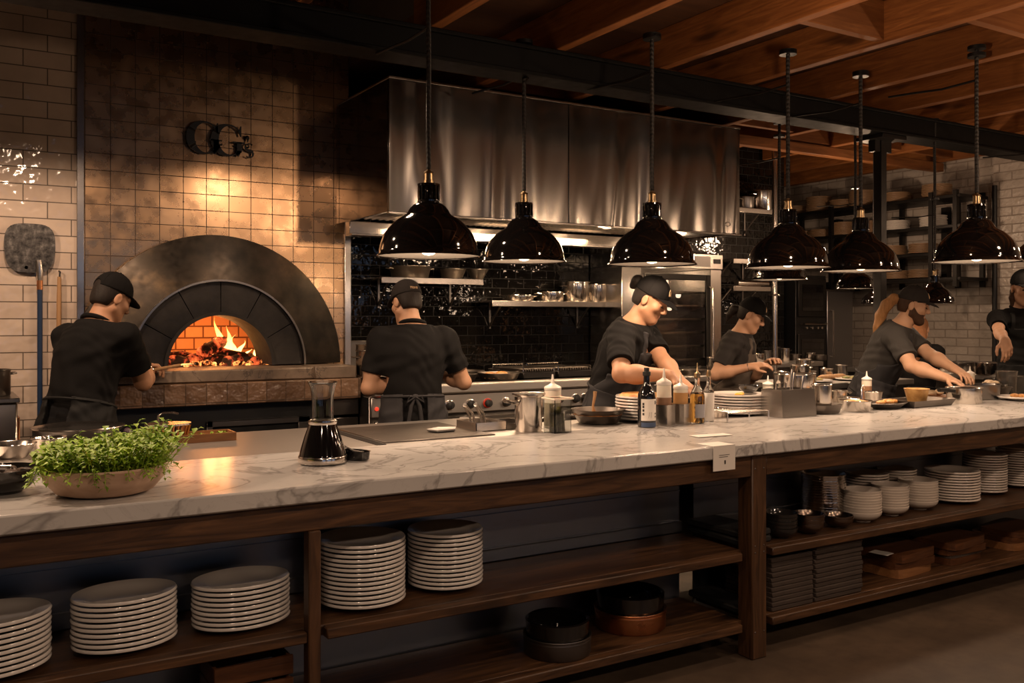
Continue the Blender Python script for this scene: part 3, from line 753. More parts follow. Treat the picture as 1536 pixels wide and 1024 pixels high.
mt2 = solo('marble_worktop', MB().box((0,0,0), (XR1-XP-.002,.78,.058), .006), M['marble'], 'grey-veined marble worktop continuing past the thick post, with pans along its back', 'worktop', ((XP+XR1)/2, 3.29, .931))
# steel prep tables behind the marble
def prep(x0, x1, y1, label):
    p = thing('prep_table', label, 'table', ((x0+x1)/2, 3.69, 0)); c = (x0+x1)/2; D = y1-3.69
    b = MB(); b.bx(x0-c, x1-c, 0, D, .915, .955, .006); part('top', b, M['steel_top'], p)
    b = MB(); b.bx(x0-c+.02, x1-c-.02, .03, D-.05, .2, .913, .004); part('cabinet', b, M['steel_dark'], p)
    for x in (x0-c+.05, x1-c-.05):
        for y in (.06, D-.08): part('leg', MB().cyl((x,y,0),(x,y,.2), .022, seg=10), M['steel'], p)
    return p, c
pt, pc_ = prep(XL0, 2.52, 4.50, 'steel prep table with a drop-in griddle behind the marble, near the oven')
prep(2.53, XR1, 4.10, 'narrow steel prep table behind the marble where plates are being dressed')
g0, g1 = at(522, 640, Z=.957), at(690, 636, Z=.957)
gx0, gx1 = at(545, 655, Z=.957).x, at(690, 650, Z=.957).x
b = MB(); b.bx(gx0-pc_, gx1-pc_+.12, .06, .66, .9555, .961, .002); part('griddle_plate', b, M['iron_worn'], pt, 'dark drop-in griddle plate')
b = MB(); b.bx(gx0-.055-pc_, gx0-.012-pc_, .02, .68, .9552, .9575); part('drain_slot', b, M['iron'], pt, 'dark slot beside the griddle')
# ================================================================ pendant lamps
BULB = emit('lamp bulb', (1,.70,.42), 9)
prof = [(.244,0),(.240,.007),(.232,.011),(.230,.03),(.224,.06),(.210,.098),(.197,.118),(.180,.138),(.160,.158),(.140,.174),(.116,.187),(.101,.199),(.092,.215),(.080,.232),(.066,.243),(.053,.249)]
inner = [(r-.005, z-.001) for r, z in prof[1:-1]] + [(.001,.228)]
t = NT('braided cord'); v = t.coords('Object', (1,1,1)); wv = t.new('ShaderNodeTexWave'); wv.bands_direction = 'DIAGONAL'; wv.inputs['Scale'].default_value = 26; t.l(v, wv.inputs[0])
t.set(color=t.mixc(wv.outputs['Fac'], (.004,.004,.004), (.03,.024,.02)), rough=.6); t.bump(wv.outputs['Fac'], .6, .004); M['cord'] = t.m
def lamp_proto(label):
    r = thing('pendant_lamp', label, 'lamp', (0,0,0), 0, 'black enamel pendant lamps')
    b = MB(); b.lathe(prof, seg=48); 
    me = b.mesh('shade', M['black_gloss'], 60)
    # open shade: drop the end caps
    bm = bmesh.new(); bm.from_mesh(me); bmesh.ops.delete(bm, geom=[f for f in bm.faces if len(f.verts) > 4], context='FACES'); bm.to_mesh(me); bm.free()
    link('shade', me, r)
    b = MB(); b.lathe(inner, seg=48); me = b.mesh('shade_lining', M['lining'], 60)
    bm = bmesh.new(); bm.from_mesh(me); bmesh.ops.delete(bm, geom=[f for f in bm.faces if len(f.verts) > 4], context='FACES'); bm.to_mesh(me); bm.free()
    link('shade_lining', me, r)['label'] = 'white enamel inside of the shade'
    b = MB(); b.lathe([(.231,-.002),(.236,.002),(.234,.009),(.228,.011)], seg=48, closed=False); part('rim', b, M['black_gloss'], r) if False else None
    b = MB(); b.lathe([(.050,.247),(.052,.252),(.052,.262),(.046,.264),(.046,.325),(.052,.327),(.051,.337),(.030,.342),(.001,.342)], seg=32)
    for k in range(14):
        a = 2*PI*k/14; b.box((0,0,0), (.008,.010,.062), .002, Matrix.Rotation(a,4,'Z') @ Matrix.Translation((.047,0,.295)))
    part('vent_collar', b, M['black_gloss'], r, 'ribbed black collar')
    b = MB(); b.lathe([(.024,.342),(.024,.352),(.021,.354),(.021,.385),(.024,.387),(.022,.393),(.010,.400),(.007,.412)], seg=20); part('cord_grip', b, M['brass'], r, 'brass cord grip')
    b = MB(); b.lathe([(.001,.006),(.022,.010),(.038,.022),(.045,.040),(.043,.060),(.034,.087),(.022,.11),(.02,.15)], seg=24); part('bulb', b, BULB, r, 'glowing bulb')
    return r
cord_cache = {}
def lamp(px, y, wpx, dia, label, e, hook=False, proto=[]):
    d = dia*FPX/wpx; p = at(px, y, d=d); s = dia/.464
    if not proto: proto.append(lamp_proto(label)); r = proto[0]
    else: r = dup(proto[0], None, None, label)
    r.location = p; r.scale = (s, s, s)
    top = (3.05 - p.z)/s
    b = MB(); pts = [(0.002*math.sin(9*z), .002*math.cos(7*z), z) for z in np.linspace(.405, top, 24)]; b.tube(pts, .0115/max(s,.7), 8); part('cord', b, M['cord'], r, 'black braided cord')
    b = MB(); b.lathe([(.05,top-.02),(.05,top)], seg=20); part('ceiling_rose', b, M['black_paint'], r)
    if hook:
        zz = (2.872-p.z)/s; yy = (4.41-p.y)/s
        b = MB(); b.tube([(0,0,zz-.02),(-.01,yy*.4,zz-.03),(-.01,yy*.8,zz-.012),(-.01,yy+.05,zz-.002)], .007, 8); part('hook', b, M['iron'], r)
    spot('lamp_light', (p.x, p.y, p.z+.004*s), e*2.5, 158, .25, (1,.69,.46), .045*s, (p.x, p.y, 0))
    point('bulb_glow', (p.x, p.y, p.z-.012*s), e*.22, (1,.69,.46), .04*s)
    return r
FRONT = []
for i, (px, y, w, dia, lab, e, hk) in enumerate([
    (643,385,150,.464,'black dome pendant lamp nearest the oven, before the left end of the hood',17,True),
    (786,393,122,.464,'black dome pendant lamp hanging before the middle of the steel hood, second from the oven',17,True),
    (978,397,127,.464,'black dome pendant lamp hanging over the person bending behind the bottles',11,True),
    (1182,402,120,.464,'black dome pendant lamp just right of the hood, above the person with the dark ponytail',15,False),
    (1291,407,110,.464,'black dome pendant lamp overlapping the lamp beside it, before the plate rack',14,False),
    (1465,393,119,.464,'large black dome pendant lamp furthest along the beam, before the white brick wall',15,False),
    (1169,420,80,.42,'pendant lamp half hidden below and behind the lamp just right of the hood',12,False),
    (1283,433,56,.30,'small black pendant lamp hanging far back below the pair of overlapping lamps',4,False),
    (1402,455,58,.30,"small black pendant lamp far back beyond the bearded person's cap",4,False),
    (1311,455,36,.22,"smallest pendant lamp, half behind the steel post left of the bearded person",2.5,False),
    (1562,391,72,.36,'pendant lamp cut by the picture edge above the person standing at the right',5,False)]):
    lamp(px, y, w, dia, lab, e, hk)
# added fill lights with no lamp bodies: front, joists, right rear, left
for (x, y, z, e) in [(.2,1.3,2.5,34),(1.9,1.3,2.5,34),(3.6,1.3,2.5,32),(5.3,1.3,2.5,26),(-.6,-.9,2.5,50),(1.4,-.9,2.5,60),(3.4,-.9,2.5,62),(5.4,-.9,2.5,48)]: spot('front_fill', (x,y,z), e*.85, 152, .25, (1,.69,.48), .06, (x,y,0))  # unseen spots added to brighten counter, plates and floor from the front
for (x, y, z, e) in [(5.2,2.2,2.45,22),(6.6,2.4,2.45,12),(3.2,2.6,2.55,26)]: point('joist_fill', (x,y,z), e, (1,.66,.42), .06)  # unseen points added to brighten the ceiling joists
for (x, y, z, e) in [(7.0,5.5,2.3,17),(7.7,3.6,2.3,14),(6.2,5.8,2.2,12)]: point('rear_fill', (x,y,z), e, (1,.66,.42), .05)  # unseen points added to brighten the rear right of the kitchen
for (x, y, z, e) in [(-.9,4.6,2.75,95),(.4,4.75,2.72,60),(1.9,4.7,2.72,36),(-.2,3.4,2.3,30)]: spot('left_fill', (x,y,z), e*1.15, 165, .25, (1,.675,.45), .05, (x,y,0))  # unseen spots added to brighten the tiled walls and counter at the left

# ================================================================ pots, bowls and plates: shared shapes
def pot_shape(r, h, t=.003, flare=0.0, seg=36, lip=.004):
    b = MB(); b.lathe([(.001,0),(r*.96-flare,0),(r-flare*.9,.008),(r,h-.004),(r+lip,h),(r+lip-.001,h+.003),(r-t,h),(r-t-flare*.9,.012),(r*.94-flare,.006),(.001,.006)], seg=seg); return b
def ear_handle(r, z, a, w=.035, out=.035, rad=.005):
    ca, sa = math.cos(a), math.sin(a); P = lambda o, s, dz: (ca*(r+o)-sa*s, sa*(r+o)+ca*s, z+dz)
    return MB().tube([P(-.002,-w,0),P(out*.8,-w*.9,.004),P(out,0,.006),P(out*.8,w*.9,.004),P(-.002,w,0)], rad, 8)
def pot(label, loc, r, h, mat='steel_pot', ears=0, a0=0, long=0, name='cooking_pot', cat='pot', flare=0.0, group=None, fill=None, fillz=.75):
    o = thing(name, label, cat, loc, 0, group)
    part('bowl' if 'bowl' in name else 'vessel', pot_shape(r, h, flare=flare), M[mat], o)
    for k in range(ears): part('handle', ear_handle(r-flare*.2, h*.82, a0+PI*k), M[mat], o)
    if long:
        ca, sa = math.cos(a0), math.sin(a0); z = h*.8
        part('handle', MB().tube([(ca*r*.98,sa*r*.98,z),(ca*(r+.05),sa*(r+.05),z+.012),(ca*(r+long),sa*(r+long),z+.02)], [.008,.007,.010], 8), M[mat], o)
    if fill:
        b = MB(); rr = random.Random(label); rad = r-flare*(1-fillz)-.004
        b.lathe([(.001,h*fillz-.01),(rad,h*fillz-.01),(rad,h*fillz),(rad*.6,h*fillz+.008),(.001,h*fillz+.012)], seg=24); part('contents', b, M[fill], o, 'food inside', kind='stuff')
    return o
def food(name, c1, c2, rough=.45, sc=30):
    t = NT(name); v = t.coords('Object'); f = t.noise(v, sc, 4, .6); t.set(color=t.ramp(f, [(.35, c1), (.65, c2)]), rough=rough); t.bump(f, .6, .01); M[name] = t.m
food('golden food', (.34,.13,.03), (.72,.38,.12)); food('brown sauce', (.16,.06,.02), (.50,.22,.07)); food('dark greens', (.03,.05,.012), (.20,.17,.05))
food('mixed salad', (.10,.14,.03), (.50,.36,.16), sc=22); food('pale dough', (.50,.36,.22), (.72,.56,.38)); food('ochre bowl', (.42,.22,.07), (.68,.42,.17), .4, 12)
food('dark beans', (.012,.008,.006), (.09,.05,.03), .3, 18)
# plates: rim profile, one mesh per kind
def plate_mesh(r, h=.022, foot=.52, t=.005):
    return MB().lathe([(.001,.004),(r*foot-.012,.004),(r*foot-.008,0),(r*foot,0),(r*foot+.004,.006),(r*.94,h-.0125),(r,h-.0095),(r+.0012,h-.005),(r-.002,h),(r*.93,h-.002),(r*.74,h-.0085),(r*.66,.0125),(.001,.0115)], seg=56)
def bowl_mesh(r, h, foot=.45, t=.004):
    pts = [(.001,.004),(r*foot-.006,.004),(r*foot-.004,0),(r*foot,0),(r*foot+.002,.006)]
    n = 6
    for k in range(1, n+1): s = k/n; pts.append((r*foot+(r-r*foot)*math.sin(s*PI/2)**.9, .006+(h-.006)*(s**1.35)))
    pts.append((r-t, h+.001))
    for k in range(n-1, -1, -1): s = k/n; pts.append((max(.002, r*foot-.002+(r-t-r*foot)*math.sin(s*PI/2)**.9), .010+(h-.010)*(s**1.35)))
    pts.append((.001,.010))
    return MB().lathe(pts, seg=48)
def stack(name, cat, mb, mat, loc, n, step, fmt, group, rz=0, jit=.0015, sx=1.0):
    """n dishes, each an object of its own; fmt has {} for the place in the stack."""
    me = mb.mesh(name, mat, 50); rr = random.Random(fmt)
    for i in range(n):
        o = link(name, me, None, (loc[0]+rr.uniform(-1,1)*jit, loc[1]+rr.uniform(-1,1)*jit, loc[2]+step*i), rz + (rr.uniform(-.02,.02) if sx != 1 else rr.uniform(0,6)))
        o.scale = (sx, 1, 1)
        tag(o, fmt.format(nth(n-1-i, n)), cat, group)
ZS, ZL = .4755, .1635
# --- left and middle shelf
def base(px, y, Z, dy=0): p = at(px, y, Z=Z); return (p.x, p.y+dy, Z)
plate = plate_mesh(.150, .03)
stack('oval_platter', 'plate', plate_mesh(.135,.03), M['porcelain'], (.105,3.09,ZS), 10, .0158, 'white oval platter, {} of the stack cut by the picture edge', 'white oval platters', .12, sx=1.22)
stack('oval_platter', 'plate', plate_mesh(.128,.03), M['porcelain'], (.480,3.12,ZS), 10, .0158, 'white oval platter, {} of the stack below the herb bowl', 'white oval platters', .12, sx=1.22)
stack('oval_platter', 'plate', plate_mesh(.130,.03), M['porcelain'], (.848,3.135,ZS), 9, .0160, 'white oval platter, {} of the stack just left of the thin post', 'white oval platters', .12, sx=1.25)
stack('dinner_plate', 'plate', plate_mesh(.157,.032,.5), M['porcelain'], (1.283,3.145,ZS), 14, .0160, 'white plate, {} of the stack just right of the thin post', 'white round dinner plates', 0)
stack('dinner_plate', 'plate', plate_mesh(.144,.032,.5), M['porcelain'], (1.640,3.180,ZS), 13, .0160, 'white plate, {} of the stack second from the thin post', 'white round dinner plates', 0)
# --- right shelf: bowls and plates, near to far
def on_shelf(px, Y, Z): return (atx(px, Y=Y).x, Y, Z)
stack('stoneware_bowl', 'bowl', bowl_mesh(.078,.05), M['dark_bowl'], on_shelf(1171,3.06,ZS), 5, .017, 'black glazed bowl, {} of the stack beside the thick post', 'black glazed bowls')
stack('metal_bowl', 'bowl', bowl_mesh(.074,.052), M['grey_bowl'], on_shelf(1213,3.05,ZS), 5, .011, 'small hammered bowl, {} of the stack before the steel bowls', 'hammered metal bowls')
stack('stoneware_bowl', 'bowl', bowl_mesh(.074,.05), M['grey_bowl'], on_shelf(1257,3.06,ZS), 2, .012, 'dark brown bowl, {} of the pair in front of the white bowls', 'dark brown bowls')
stack('steel_bowl', 'bowl', bowl_mesh(.112,.055,.6), M['steel_pot'], on_shelf(1235,3.245,ZS), 14, .0135, 'thin steel bowl, {} of the tall steel stack', 'thin steel bowls')
stack('cereal_bowl', 'bowl', bowl_mesh(.098,.052), M['porcelain_bowl'], on_shelf(1292,3.10,ZS), 9, .0135, 'cream bowl, {} of the stack beside the brown bowls', 'cream bowls')
stack('cereal_bowl', 'bowl', bowl_mesh(.094,.05), M['porcelain_bowl'], on_shelf(1335,3.12,ZS), 9, .0135, 'cream bowl, {} of the middle stack of cream bowls', 'cream bowls')
stack('cereal_bowl', 'bowl', bowl_mesh(.102,.05), M['porcelain_bowl'], on_shelf(1377,3.14,ZS), 9, .0135, 'cream bowl, {} of the stack next to the dinner plates', 'cream bowls')
stack('dinner_plate', 'plate', plate_mesh(.145,.03), M['porcelain_bowl'], on_shelf(1428,3.17,ZS), 11, .0150, 'cream dinner plate, {} of the wide stack beside the bowls', 'cream dinner plates')
stack('dinner_plate', 'plate', plate_mesh(.120,.03), M['porcelain_bowl'], on_shelf(1477,3.22,ZS), 15, .0145, 'cream plate, {} of the tall stack second from the picture edge', 'cream dinner plates')
stack('dinner_plate', 'plate', plate_mesh(.120,.03), M['porcelain_bowl'], on_shelf(1526,3.24,ZS), 16, .0145, 'cream plate, {} of the tall stack at the picture edge', 'cream dinner plates')
stack('side_plate', 'plate', plate_mesh(.115,.03), M['porcelain_bowl'], on_shelf(1300,3.315,ZS+.0), 12, .0145, 'cream side plate, {} of the stack behind the first cream bowls', 'cream side plates')
stack('side_plate', 'plate', plate_mesh(.105,.03), M['porcelain_bowl'], on_shelf(1345,3.315,ZS), 12, .0145, 'cream side plate, {} of the stack behind the middle cream bowls', 'cream side plates')
# --- bottom shelf, right: slatted boxes and chopping boards
def slat_mesh(w, d, h): return MB().box((0,0,h/2), (w,d,h), .004)
for s, (pa, pb, n) in enumerate(((1158,1220,11),(1224,1294,12))):
    Y0 = 2.985; a, c = atx(pa, Y=Y0).x, atx(pb, Y=Y0).x; me = slat_mesh(c-a, .30, .0215).mesh('wooden_tray', M['grey_wood'], 40); rr = random.Random(s)
    for i in range(n):
        o = link('wooden_tray', me, None, ((a+c)/2+rr.uniform(-.003,.003), Y0+.15+rr.uniform(-.004,.004), ZL+.0003+.0222*i))
        tag(o, ('weathered thin wooden board, %s of the pile ' % nth(n-1-i, n)) + ('against the thick post' if s == 0 else 'next to the chopping boards'), 'board', 'weathered wooden boards')
def board(label, loc, w, d, h, rz, mat, grip=True):
    b = MB(); rr = random.Random(label); pts = []
    for k in range(40):
        a = 2*PI*k/40; ca, sa = math.cos(a), math.sin(a); e = 7
        q = (abs(ca)**e + abs(sa)**e)**(-1/e); pts.append((w/2*ca*q*(1+.02*math.sin(3*a+w*40)), d/2*sa*q*(1+.03*math.sin(2*a))))
    b.prism(pts, lambda a, c, t: (a, c, t), 0, h)
    return solo('chopping_board', b, M[mat], label, 'board', loc, rz, 'stacked chopping boards', 30)
def bpile(px, Y, rows):
    p = on_shelf(px, Y, ZL); z = ZL+.0005
    for lab, w, d, h, dx, rz, mat in rows:
        board(lab, (p[0]+dx, p[1], z), w, d, h, rz, mat); z += h+.0008
bpile(1342, 3.16, [('tan thick chopping board at the bottom of the first pile beside the weathered boards',.34,.26,.045,0,.06,'board_light'),('dark chopping board in the middle of the first pile',.35,.27,.035,.01,-.05,'board_wood'),('dark square chopping board on top of the first pile',.36,.28,.042,.01,.1,'board_wood')])
bpile(1420, 3.17, [('brown round-cornered chopping board at the bottom of the second pile',.34,.25,.035,0,.04,'board_wood'),('thin black chopping board low in the second pile',.34,.25,.016,.01,.0,'grey_wood'),('curved-edged chopping board third up in the second pile',.36,.27,.035,.01,-.07,'board_wood'),('broad chopping board on top of the second pile',.38,.29,.038,.0,.12,'board_wood')])
bpile(1515, 3.18, [('pale-ended chopping board at the bottom of the third pile by the picture edge',.42,.27,.04,0,.03,'board_light'),('dark chopping board in the middle of the third pile by the picture edge',.44,.28,.03,.02,-.06,'board_wood'),('dark chopping board on top of the third pile by the picture edge',.40,.26,.03,.03,.1,'board_wood')])
pp_ = on_shelf(1312, 3.14, 0); solo('paper_slip', MB().box((0,0,.001), (.075,.10,.0012)), M['white_paper'], 'small folded white paper slip lying on the first pile of chopping boards', 'paper', (pp_[0], 3.10, .2895), .2)
# --- bottom shelf, middle: two dark round pans
def roundpan(label, px, Y, r, h, mat2):
    p = on_shelf(px, Y, ZL); o = thing('round_pan', label, 'pan', (p[0], p[1], ZL), 0, 'round pans on the bottom shelf')
    b = pot_shape(r, h*.55, .006); part('lower_pan', b, M[mat2], o)
    b = MB(); b.lathe([(.001,h*.50),(r*.93,h*.50),(r*.96,h),(r*.90,h+.004),(r*.86,h),(r*.84,h*.56),(.001,h*.56)], seg=40); part('upper_pan', b, M['black_gloss'], o, 'black inner pan')
    part('rim_band', MB().lathe([(r*1.012,h*.42),(r*1.02,h*.45),(r*1.012,h*.48)], seg=40), M[mat2], o)
    return o
roundpan('black pan in a ribbed dark round tin on the bottom shelf, front one', 836, 3.09, .135, .135, 'iron_worn')
roundpan('black pan in a copper-sided round tin, behind the ribbed one on the bottom shelf', 945, 3.19, .155, .15, 'copper')
# wooden crate under the left shelf, dark folded cloths at the right end
p = on_shelf(372, 3.1, ZL); b = MB(); o = thing('wooden_crate', 'small wooden crate on the bottom shelf under the oval platters', 'crate', (p[0], 3.12, ZL))
for z in (.0,.075,.15):
    for y in (-.1,.088): part('slat', MB().bx(-.13,.13,y,y+.012,z+.003,z+.068,.003), M['board_wood'], o)
    for x in (-.124,.118): part('end_slat', MB().bx(x-.006,x+.006,-.087,.087,z+.003,z+.068,.003), M['board_wood'], o)
part('crate_bottom', MB().bx(-.11,.11,-.087,.087,.0,.008), M['board_wood'], o)
pf = on_shelf(1085, 3.2, ZS)
for k, (dz, lab) in enumerate(((0,'lower black folded cloth at the end of the middle shelf'),(.032,'upper black folded cloth at the end of the middle shelf'))):
    solo('folded_cloth', MB().box((0,0,.015), (.20-.01*k,.36,.029), .012), M['black_rubber'], lab, 'cloth', (pf[0]+.03, 3.2, ZS+.0005+dz), .03*k, 'black folded cloths')
solo('folded_cloth', MB().box((0,0,.015), (.2,.36,.029), .012), M['black_rubber'], 'black folded cloth at the end of the bottom shelf', 'cloth', (pf[0]+.04, 3.2, ZL+.0005), 0, 'black folded cloths')

# ================================================================ on the marble
ZM = .9605; ZT = .9555
# herb bowl
pl = at(158, 738, Z=ZM); pl.y = 3.125; pl.x = atx(158, Y=3.125).x
hb = thing('herb_bowl', 'wide bleached wooden bowl full of bright green herbs on the marble', 'bowl', (pl.x, pl.y, ZM))
part('bowl', MB().lathe([(.001,0),(.11,0),(.142,.010),(.172,.045),(.186,.083),(.182,.089),(.174,.085),(.162,.05),(.13,.018),(.001,.014)], seg=56), M['pale_bowl'], hb)
t = NT('herb leaf'); v = t.coords('Object'); f = t.noise(v, 9, 3)
t.set(color=t.ramp(f, [(.3, (.17,.30,.02)), (.7, (.42,.62,.05))]), rough=.5, sss=.1); M['leaf'] = t.m
b = MB(); rr = random.Random(11)
def leafquad(b, p, dirv, L_, W_, rr):
    dirv = dirv.normalized(); side = dirv.cross(Vector((0,0,1)))
    if side.length < .1: side = Vector((1,0,0))
    side.normalize(); up = side.cross(dirv); e = p + dirv*L_ + Vector((0,0,-L_*.15)); m = p + dirv*L_*.5 + up*L_*.08
    b.add([p, m+side*W_+up*W_*.3, e, m-side*W_+up*W_*.3, m], [(0,1,4),(1,2,4),(2,3,4),(3,0,4)])
for k in range(560):
    a = rr.uniform(0, 2*PI); q = .165*math.sqrt(rr.random()); x, y = q*math.cos(a), q*math.sin(a)
    hgt = rr.uniform(.05,.10) + .055*max(0, x/.17) + (.03 if rr.random() < .12 else 0); ln = rr.uniform(.2,.75)*q/.165
    d0 = Vector((math.cos(a)*ln+rr.uniform(-.3,.3), math.sin(a)*ln+rr.uniform(-.3,.3), 1)).normalized()
    p0 = Vector((x, y, .055)); p1 = p0 + d0*hgt; b.tube([p0, p0.lerp(p1,.5)+Vector((0,0,.003)), p1], [.0013,.0012,.0008], 4)
    for j in range(7):
        s = .35+.65*j/6; pp2 = p0.lerp(p1, s); aa = rr.uniform(0, 2*PI)
        leafquad(b, pp2, Vector((math.cos(aa), math.sin(aa), rr.uniform(.0,.9))), rr.uniform(.020,.040), rr.uniform(.006,.0115), rr)
for k in range(34):
    a = rr.uniform(PI*.95, 2*PI*1.02) if k < 22 else rr.uniform(0, 2*PI); p0 = Vector((.16*math.cos(a), .16*math.sin(a), .086)); o_ = Vector((math.cos(a), math.sin(a), 0))
    p1 = p0+o_*rr.uniform(.02,.05)+Vector((0,0,rr.uniform(.0,.02))); p2 = p1+o_*rr.uniform(.0,.03)+Vector((0,0,-rr.uniform(.01,.05))); b.tube([p0,p1,p2], [.0013,.0012,.0008], 4)
    for j in range(6): leafquad(b, p1.lerp(p2, j/5), Vector((rr.uniform(-1,1), rr.uniform(-1,1), rr.uniform(-.6,.3))), rr.uniform(.014,.026), rr.uniform(.004,.006), rr)
part('herbs', b, M['leaf'], hb, 'tangle of bright green leaves', kind='stuff')
# dark bowl at the edge with dark pods and a silver spoon
pd = at(0, 738, Z=ZM); db = thing('stoneware_bowl', 'black bowl of dark pods at the edge of the picture beside the herb bowl', 'bowl', (pd.x+.0, pd.y, ZM)); part('bowl', bowl_mesh(.115,.075,.55), M['dark_bowl'], db)
b = MB()
for k in range(26):
    a = rr.uniform(0,6.28); q = .075*math.sqrt(rr.random()); b.ball((0,0,0), .02, 8, 1.5, 1, .8, Matrix.Translation((q*math.cos(a), q*math.sin(a), .052+rr.uniform(0,.012))) @ Matrix.Rotation(rr.uniform(0,3),4,'Z'))
part('pods', b, M['dark beans'], db, 'dark shiny pods', kind='stuff')
b = MB(); b.tube([(-.10,.02,.09),(-.03,.02,.08),(.03,.01,.07)], [.005,.004,.012], 8); solo('serving_spoon', b, M['steel_pot'], 'shiny spoon lying in the black bowl of pods', 'spoon', (pd.x, pd.y, ZM))
# carafe
pc2 = at(484, 694, Z=ZM); cf = thing('carafe', 'dark flared carafe with a clear glass neck on the marble', 'carafe', (pc2.x, pc2.y, ZM))
part('body', MB().lathe([(.001,0),(.082,0),(.088,.006),(.089,.026),(.086,.036),(.080,.06),(.066,.105),(.053,.140),(.050,.148),(.046,.150)], seg=48), M['black_gloss'], cf, 'glossy black lower body')
part('base_band', MB().lathe([(.0885,.004),(.0905,.008),(.0905,.026),(.0885,.030)], seg=48), M['steel_pot'], cf, 'steel band round the foot')
part('collar', MB().lathe([(.051,.146),(.054,.152),(.053,.160),(.047,.163),(.044,.158)], seg=40), M['steel_pot'], cf)
part('neck', MB().lathe([(.041,.150),(.040,.20),(.041,.25),(.047,.285),(.055,.302),(.054,.304),(.045,.288),(.0385,.25),(.0375,.20),(.0385,.150)], seg=40, closed=True), M['glass'], cf, 'clear glass neck with flared rim')
# little dark tray with a spoon
p = at(531, 689, Z=ZM); tr_ = thing('condiment_tray', 'small dark oblong tray beside the carafe', 'tray', (p.x, p.y, ZM), .55)
b = MB(); prof_ = [(.034,0),(.040,.006),(.042,.034),(.044,.036),(.040,.035),(.037,.012),(.001,.010)]; b.lathe([(.001,0)]+prof_, seg=32, sx=.8, sy=1.7); part('tray_body', b, M['black_gloss'], tr_)
b = MB(); b.tube([(0,-.045,.022),(.0,.0,.034),(.003,.06,.052)], [.012,.004,.004], 8); solo('small_spoon', b, M['steel_pot'], 'small steel spoon resting in the dark oblong tray', 'spoon', (p.x, p.y, ZM), .55)
# receipts
pr = at(1085, 657, Z=ZM); yy = 2.90
x0, x1 = atx(1069, Y=2.9).x, atx(1102, Y=2.9).x
rc = thing('order_slip', 'white order slip hanging over the marble edge near the thick post', 'paper', ((x0+x1)/2, 2.9, ZM))
b = MB(); w = x1-x0; b.bx(-w/2, w/2, -.0035, -.0020, -.105, .001); b.bx(-w/2, w/2, -.0035, .10, .0004, .0016); part('paper', b, M['white_paper'], rc)
b = MB(); b.bx(.0,.008,-.0042,-.0036,-.078,-.062); b.bx(-.03,.03,-.0042,-.0036,-.040,-.038); b.bx(-.03,.02,-.0042,-.0036,-.048,-.046); part('printing', b, M['ink'], rc)
q = at(1078, 655, Z=ZM); solo('paper_sheet', MB().box((0,0,.001), (.20,.075,.0012)), M['white_paper'], 'white paper sheet lying flat on the marble behind the order slip', 'paper', (q.x, q.y+.05, ZM+.0016), -.08)
# ================================================================ steel inserts, bottles and pans at the back of the marble
def onT(px, y, Z=ZT): p = at(px, y, Z=Z); return (p.x, p.y, Z)
# tall steel insert with handle
p = onT(793, 646); o = pot('tall steel bain-marie pot with a long handle behind the marble', p, .070, .175, 'steel_pot', name='bain_marie', cat='pot', flare=.006)
part('rim', MB().lathe([(.072,.168),(.082,.178),(.082,.184),(.074,.182)], seg=36), M['steel_pot'], o)
part('handle', MB().tube([(-.07,-.01,.14),(-.12,-.02,.150),(-.155,-.03,.158)], [.012,.010,.012], 8), M['steel_pot'], o)
p2 = onT(829, 640); 
def squeeze(label, loc, r, h, sauce=None, fillh=.0, square=False, mat='plastic'):
    o = thing('squeeze_bottle', label, 'bottle', loc, 0, None)
    part('bottle', MB().lathe([(.001,0),(r*.96,0),(r,.006),(r,h*.66),(r*.97,h*.70)], seg=28), M[mat], o)
    part('cap', MB().lathe([(r*1.0,h*.70),(r*1.04,h*.71),(r*1.04,h*.75),(r*.90,h*.775),(r*.55,h*.80),(r*.24,h*.83),(r*.16,h*.90),(r*.09,h*1.0),(.001,h)], seg=24), M['shade_white'], o, 'white pointed cap')
    if sauce: part('sauce', MB().lathe([(r*1.005,.008),(r*1.008,.012),(r*1.008,fillh),(r*1.0,fillh+.003)], seg=28), M[sauce], o, 'sauce showing through')
    return o
M['sauce_ochre'] = plain('ochre sauce', (.50,.27,.10), .35); M['sauce_brown'] = plain('brown sauce seen through', (.26,.14,.08), .35); M['sauce_grey'] = plain('grey green sauce', (.25,.22,.15), .35)
squeeze('white-capped squeeze bottle standing behind the tall steel pot', p2, .042, .265, 'sauce_grey', .12)
pk = onT(830, 648); o = thing('pickle_jar', 'clear plastic container with green pickles beside the tall steel pot', 'jar', (pk[0]+.0, pk[1]-.035, pk[2]))
b = MB(); 
for q in ((-.048,-.045,-.045,.045),(.045,.048,-.045,.045)): b.bx(q[0],q[1],q[2],q[3],0,.165)
b.bx(-.045,.045,-.048,-.045,0,.165); b.bx(-.045,.045,.045,.048,0,.165); b.bx(-.045,.045,-.045,.045,0,.003); part('container', b, M['glass'], o)
b = MB(); b.tube([(-.053,-.053,.166),(.053,-.053,.166),(.053,.053,.166),(-.053,.053,.166)], .005, 6, closed=True); part('rim', b, M['plastic'], o)
b = MB(); 
for x, h in ((-.03,.14),(-.012,.11),(.012,.125),(.03,.09)): b.tube([(x,.0,.006),(x+.003,.01,h)], [.012,.010], 8)
part('pickles', b, M['dark greens'], o, 'green pickles')
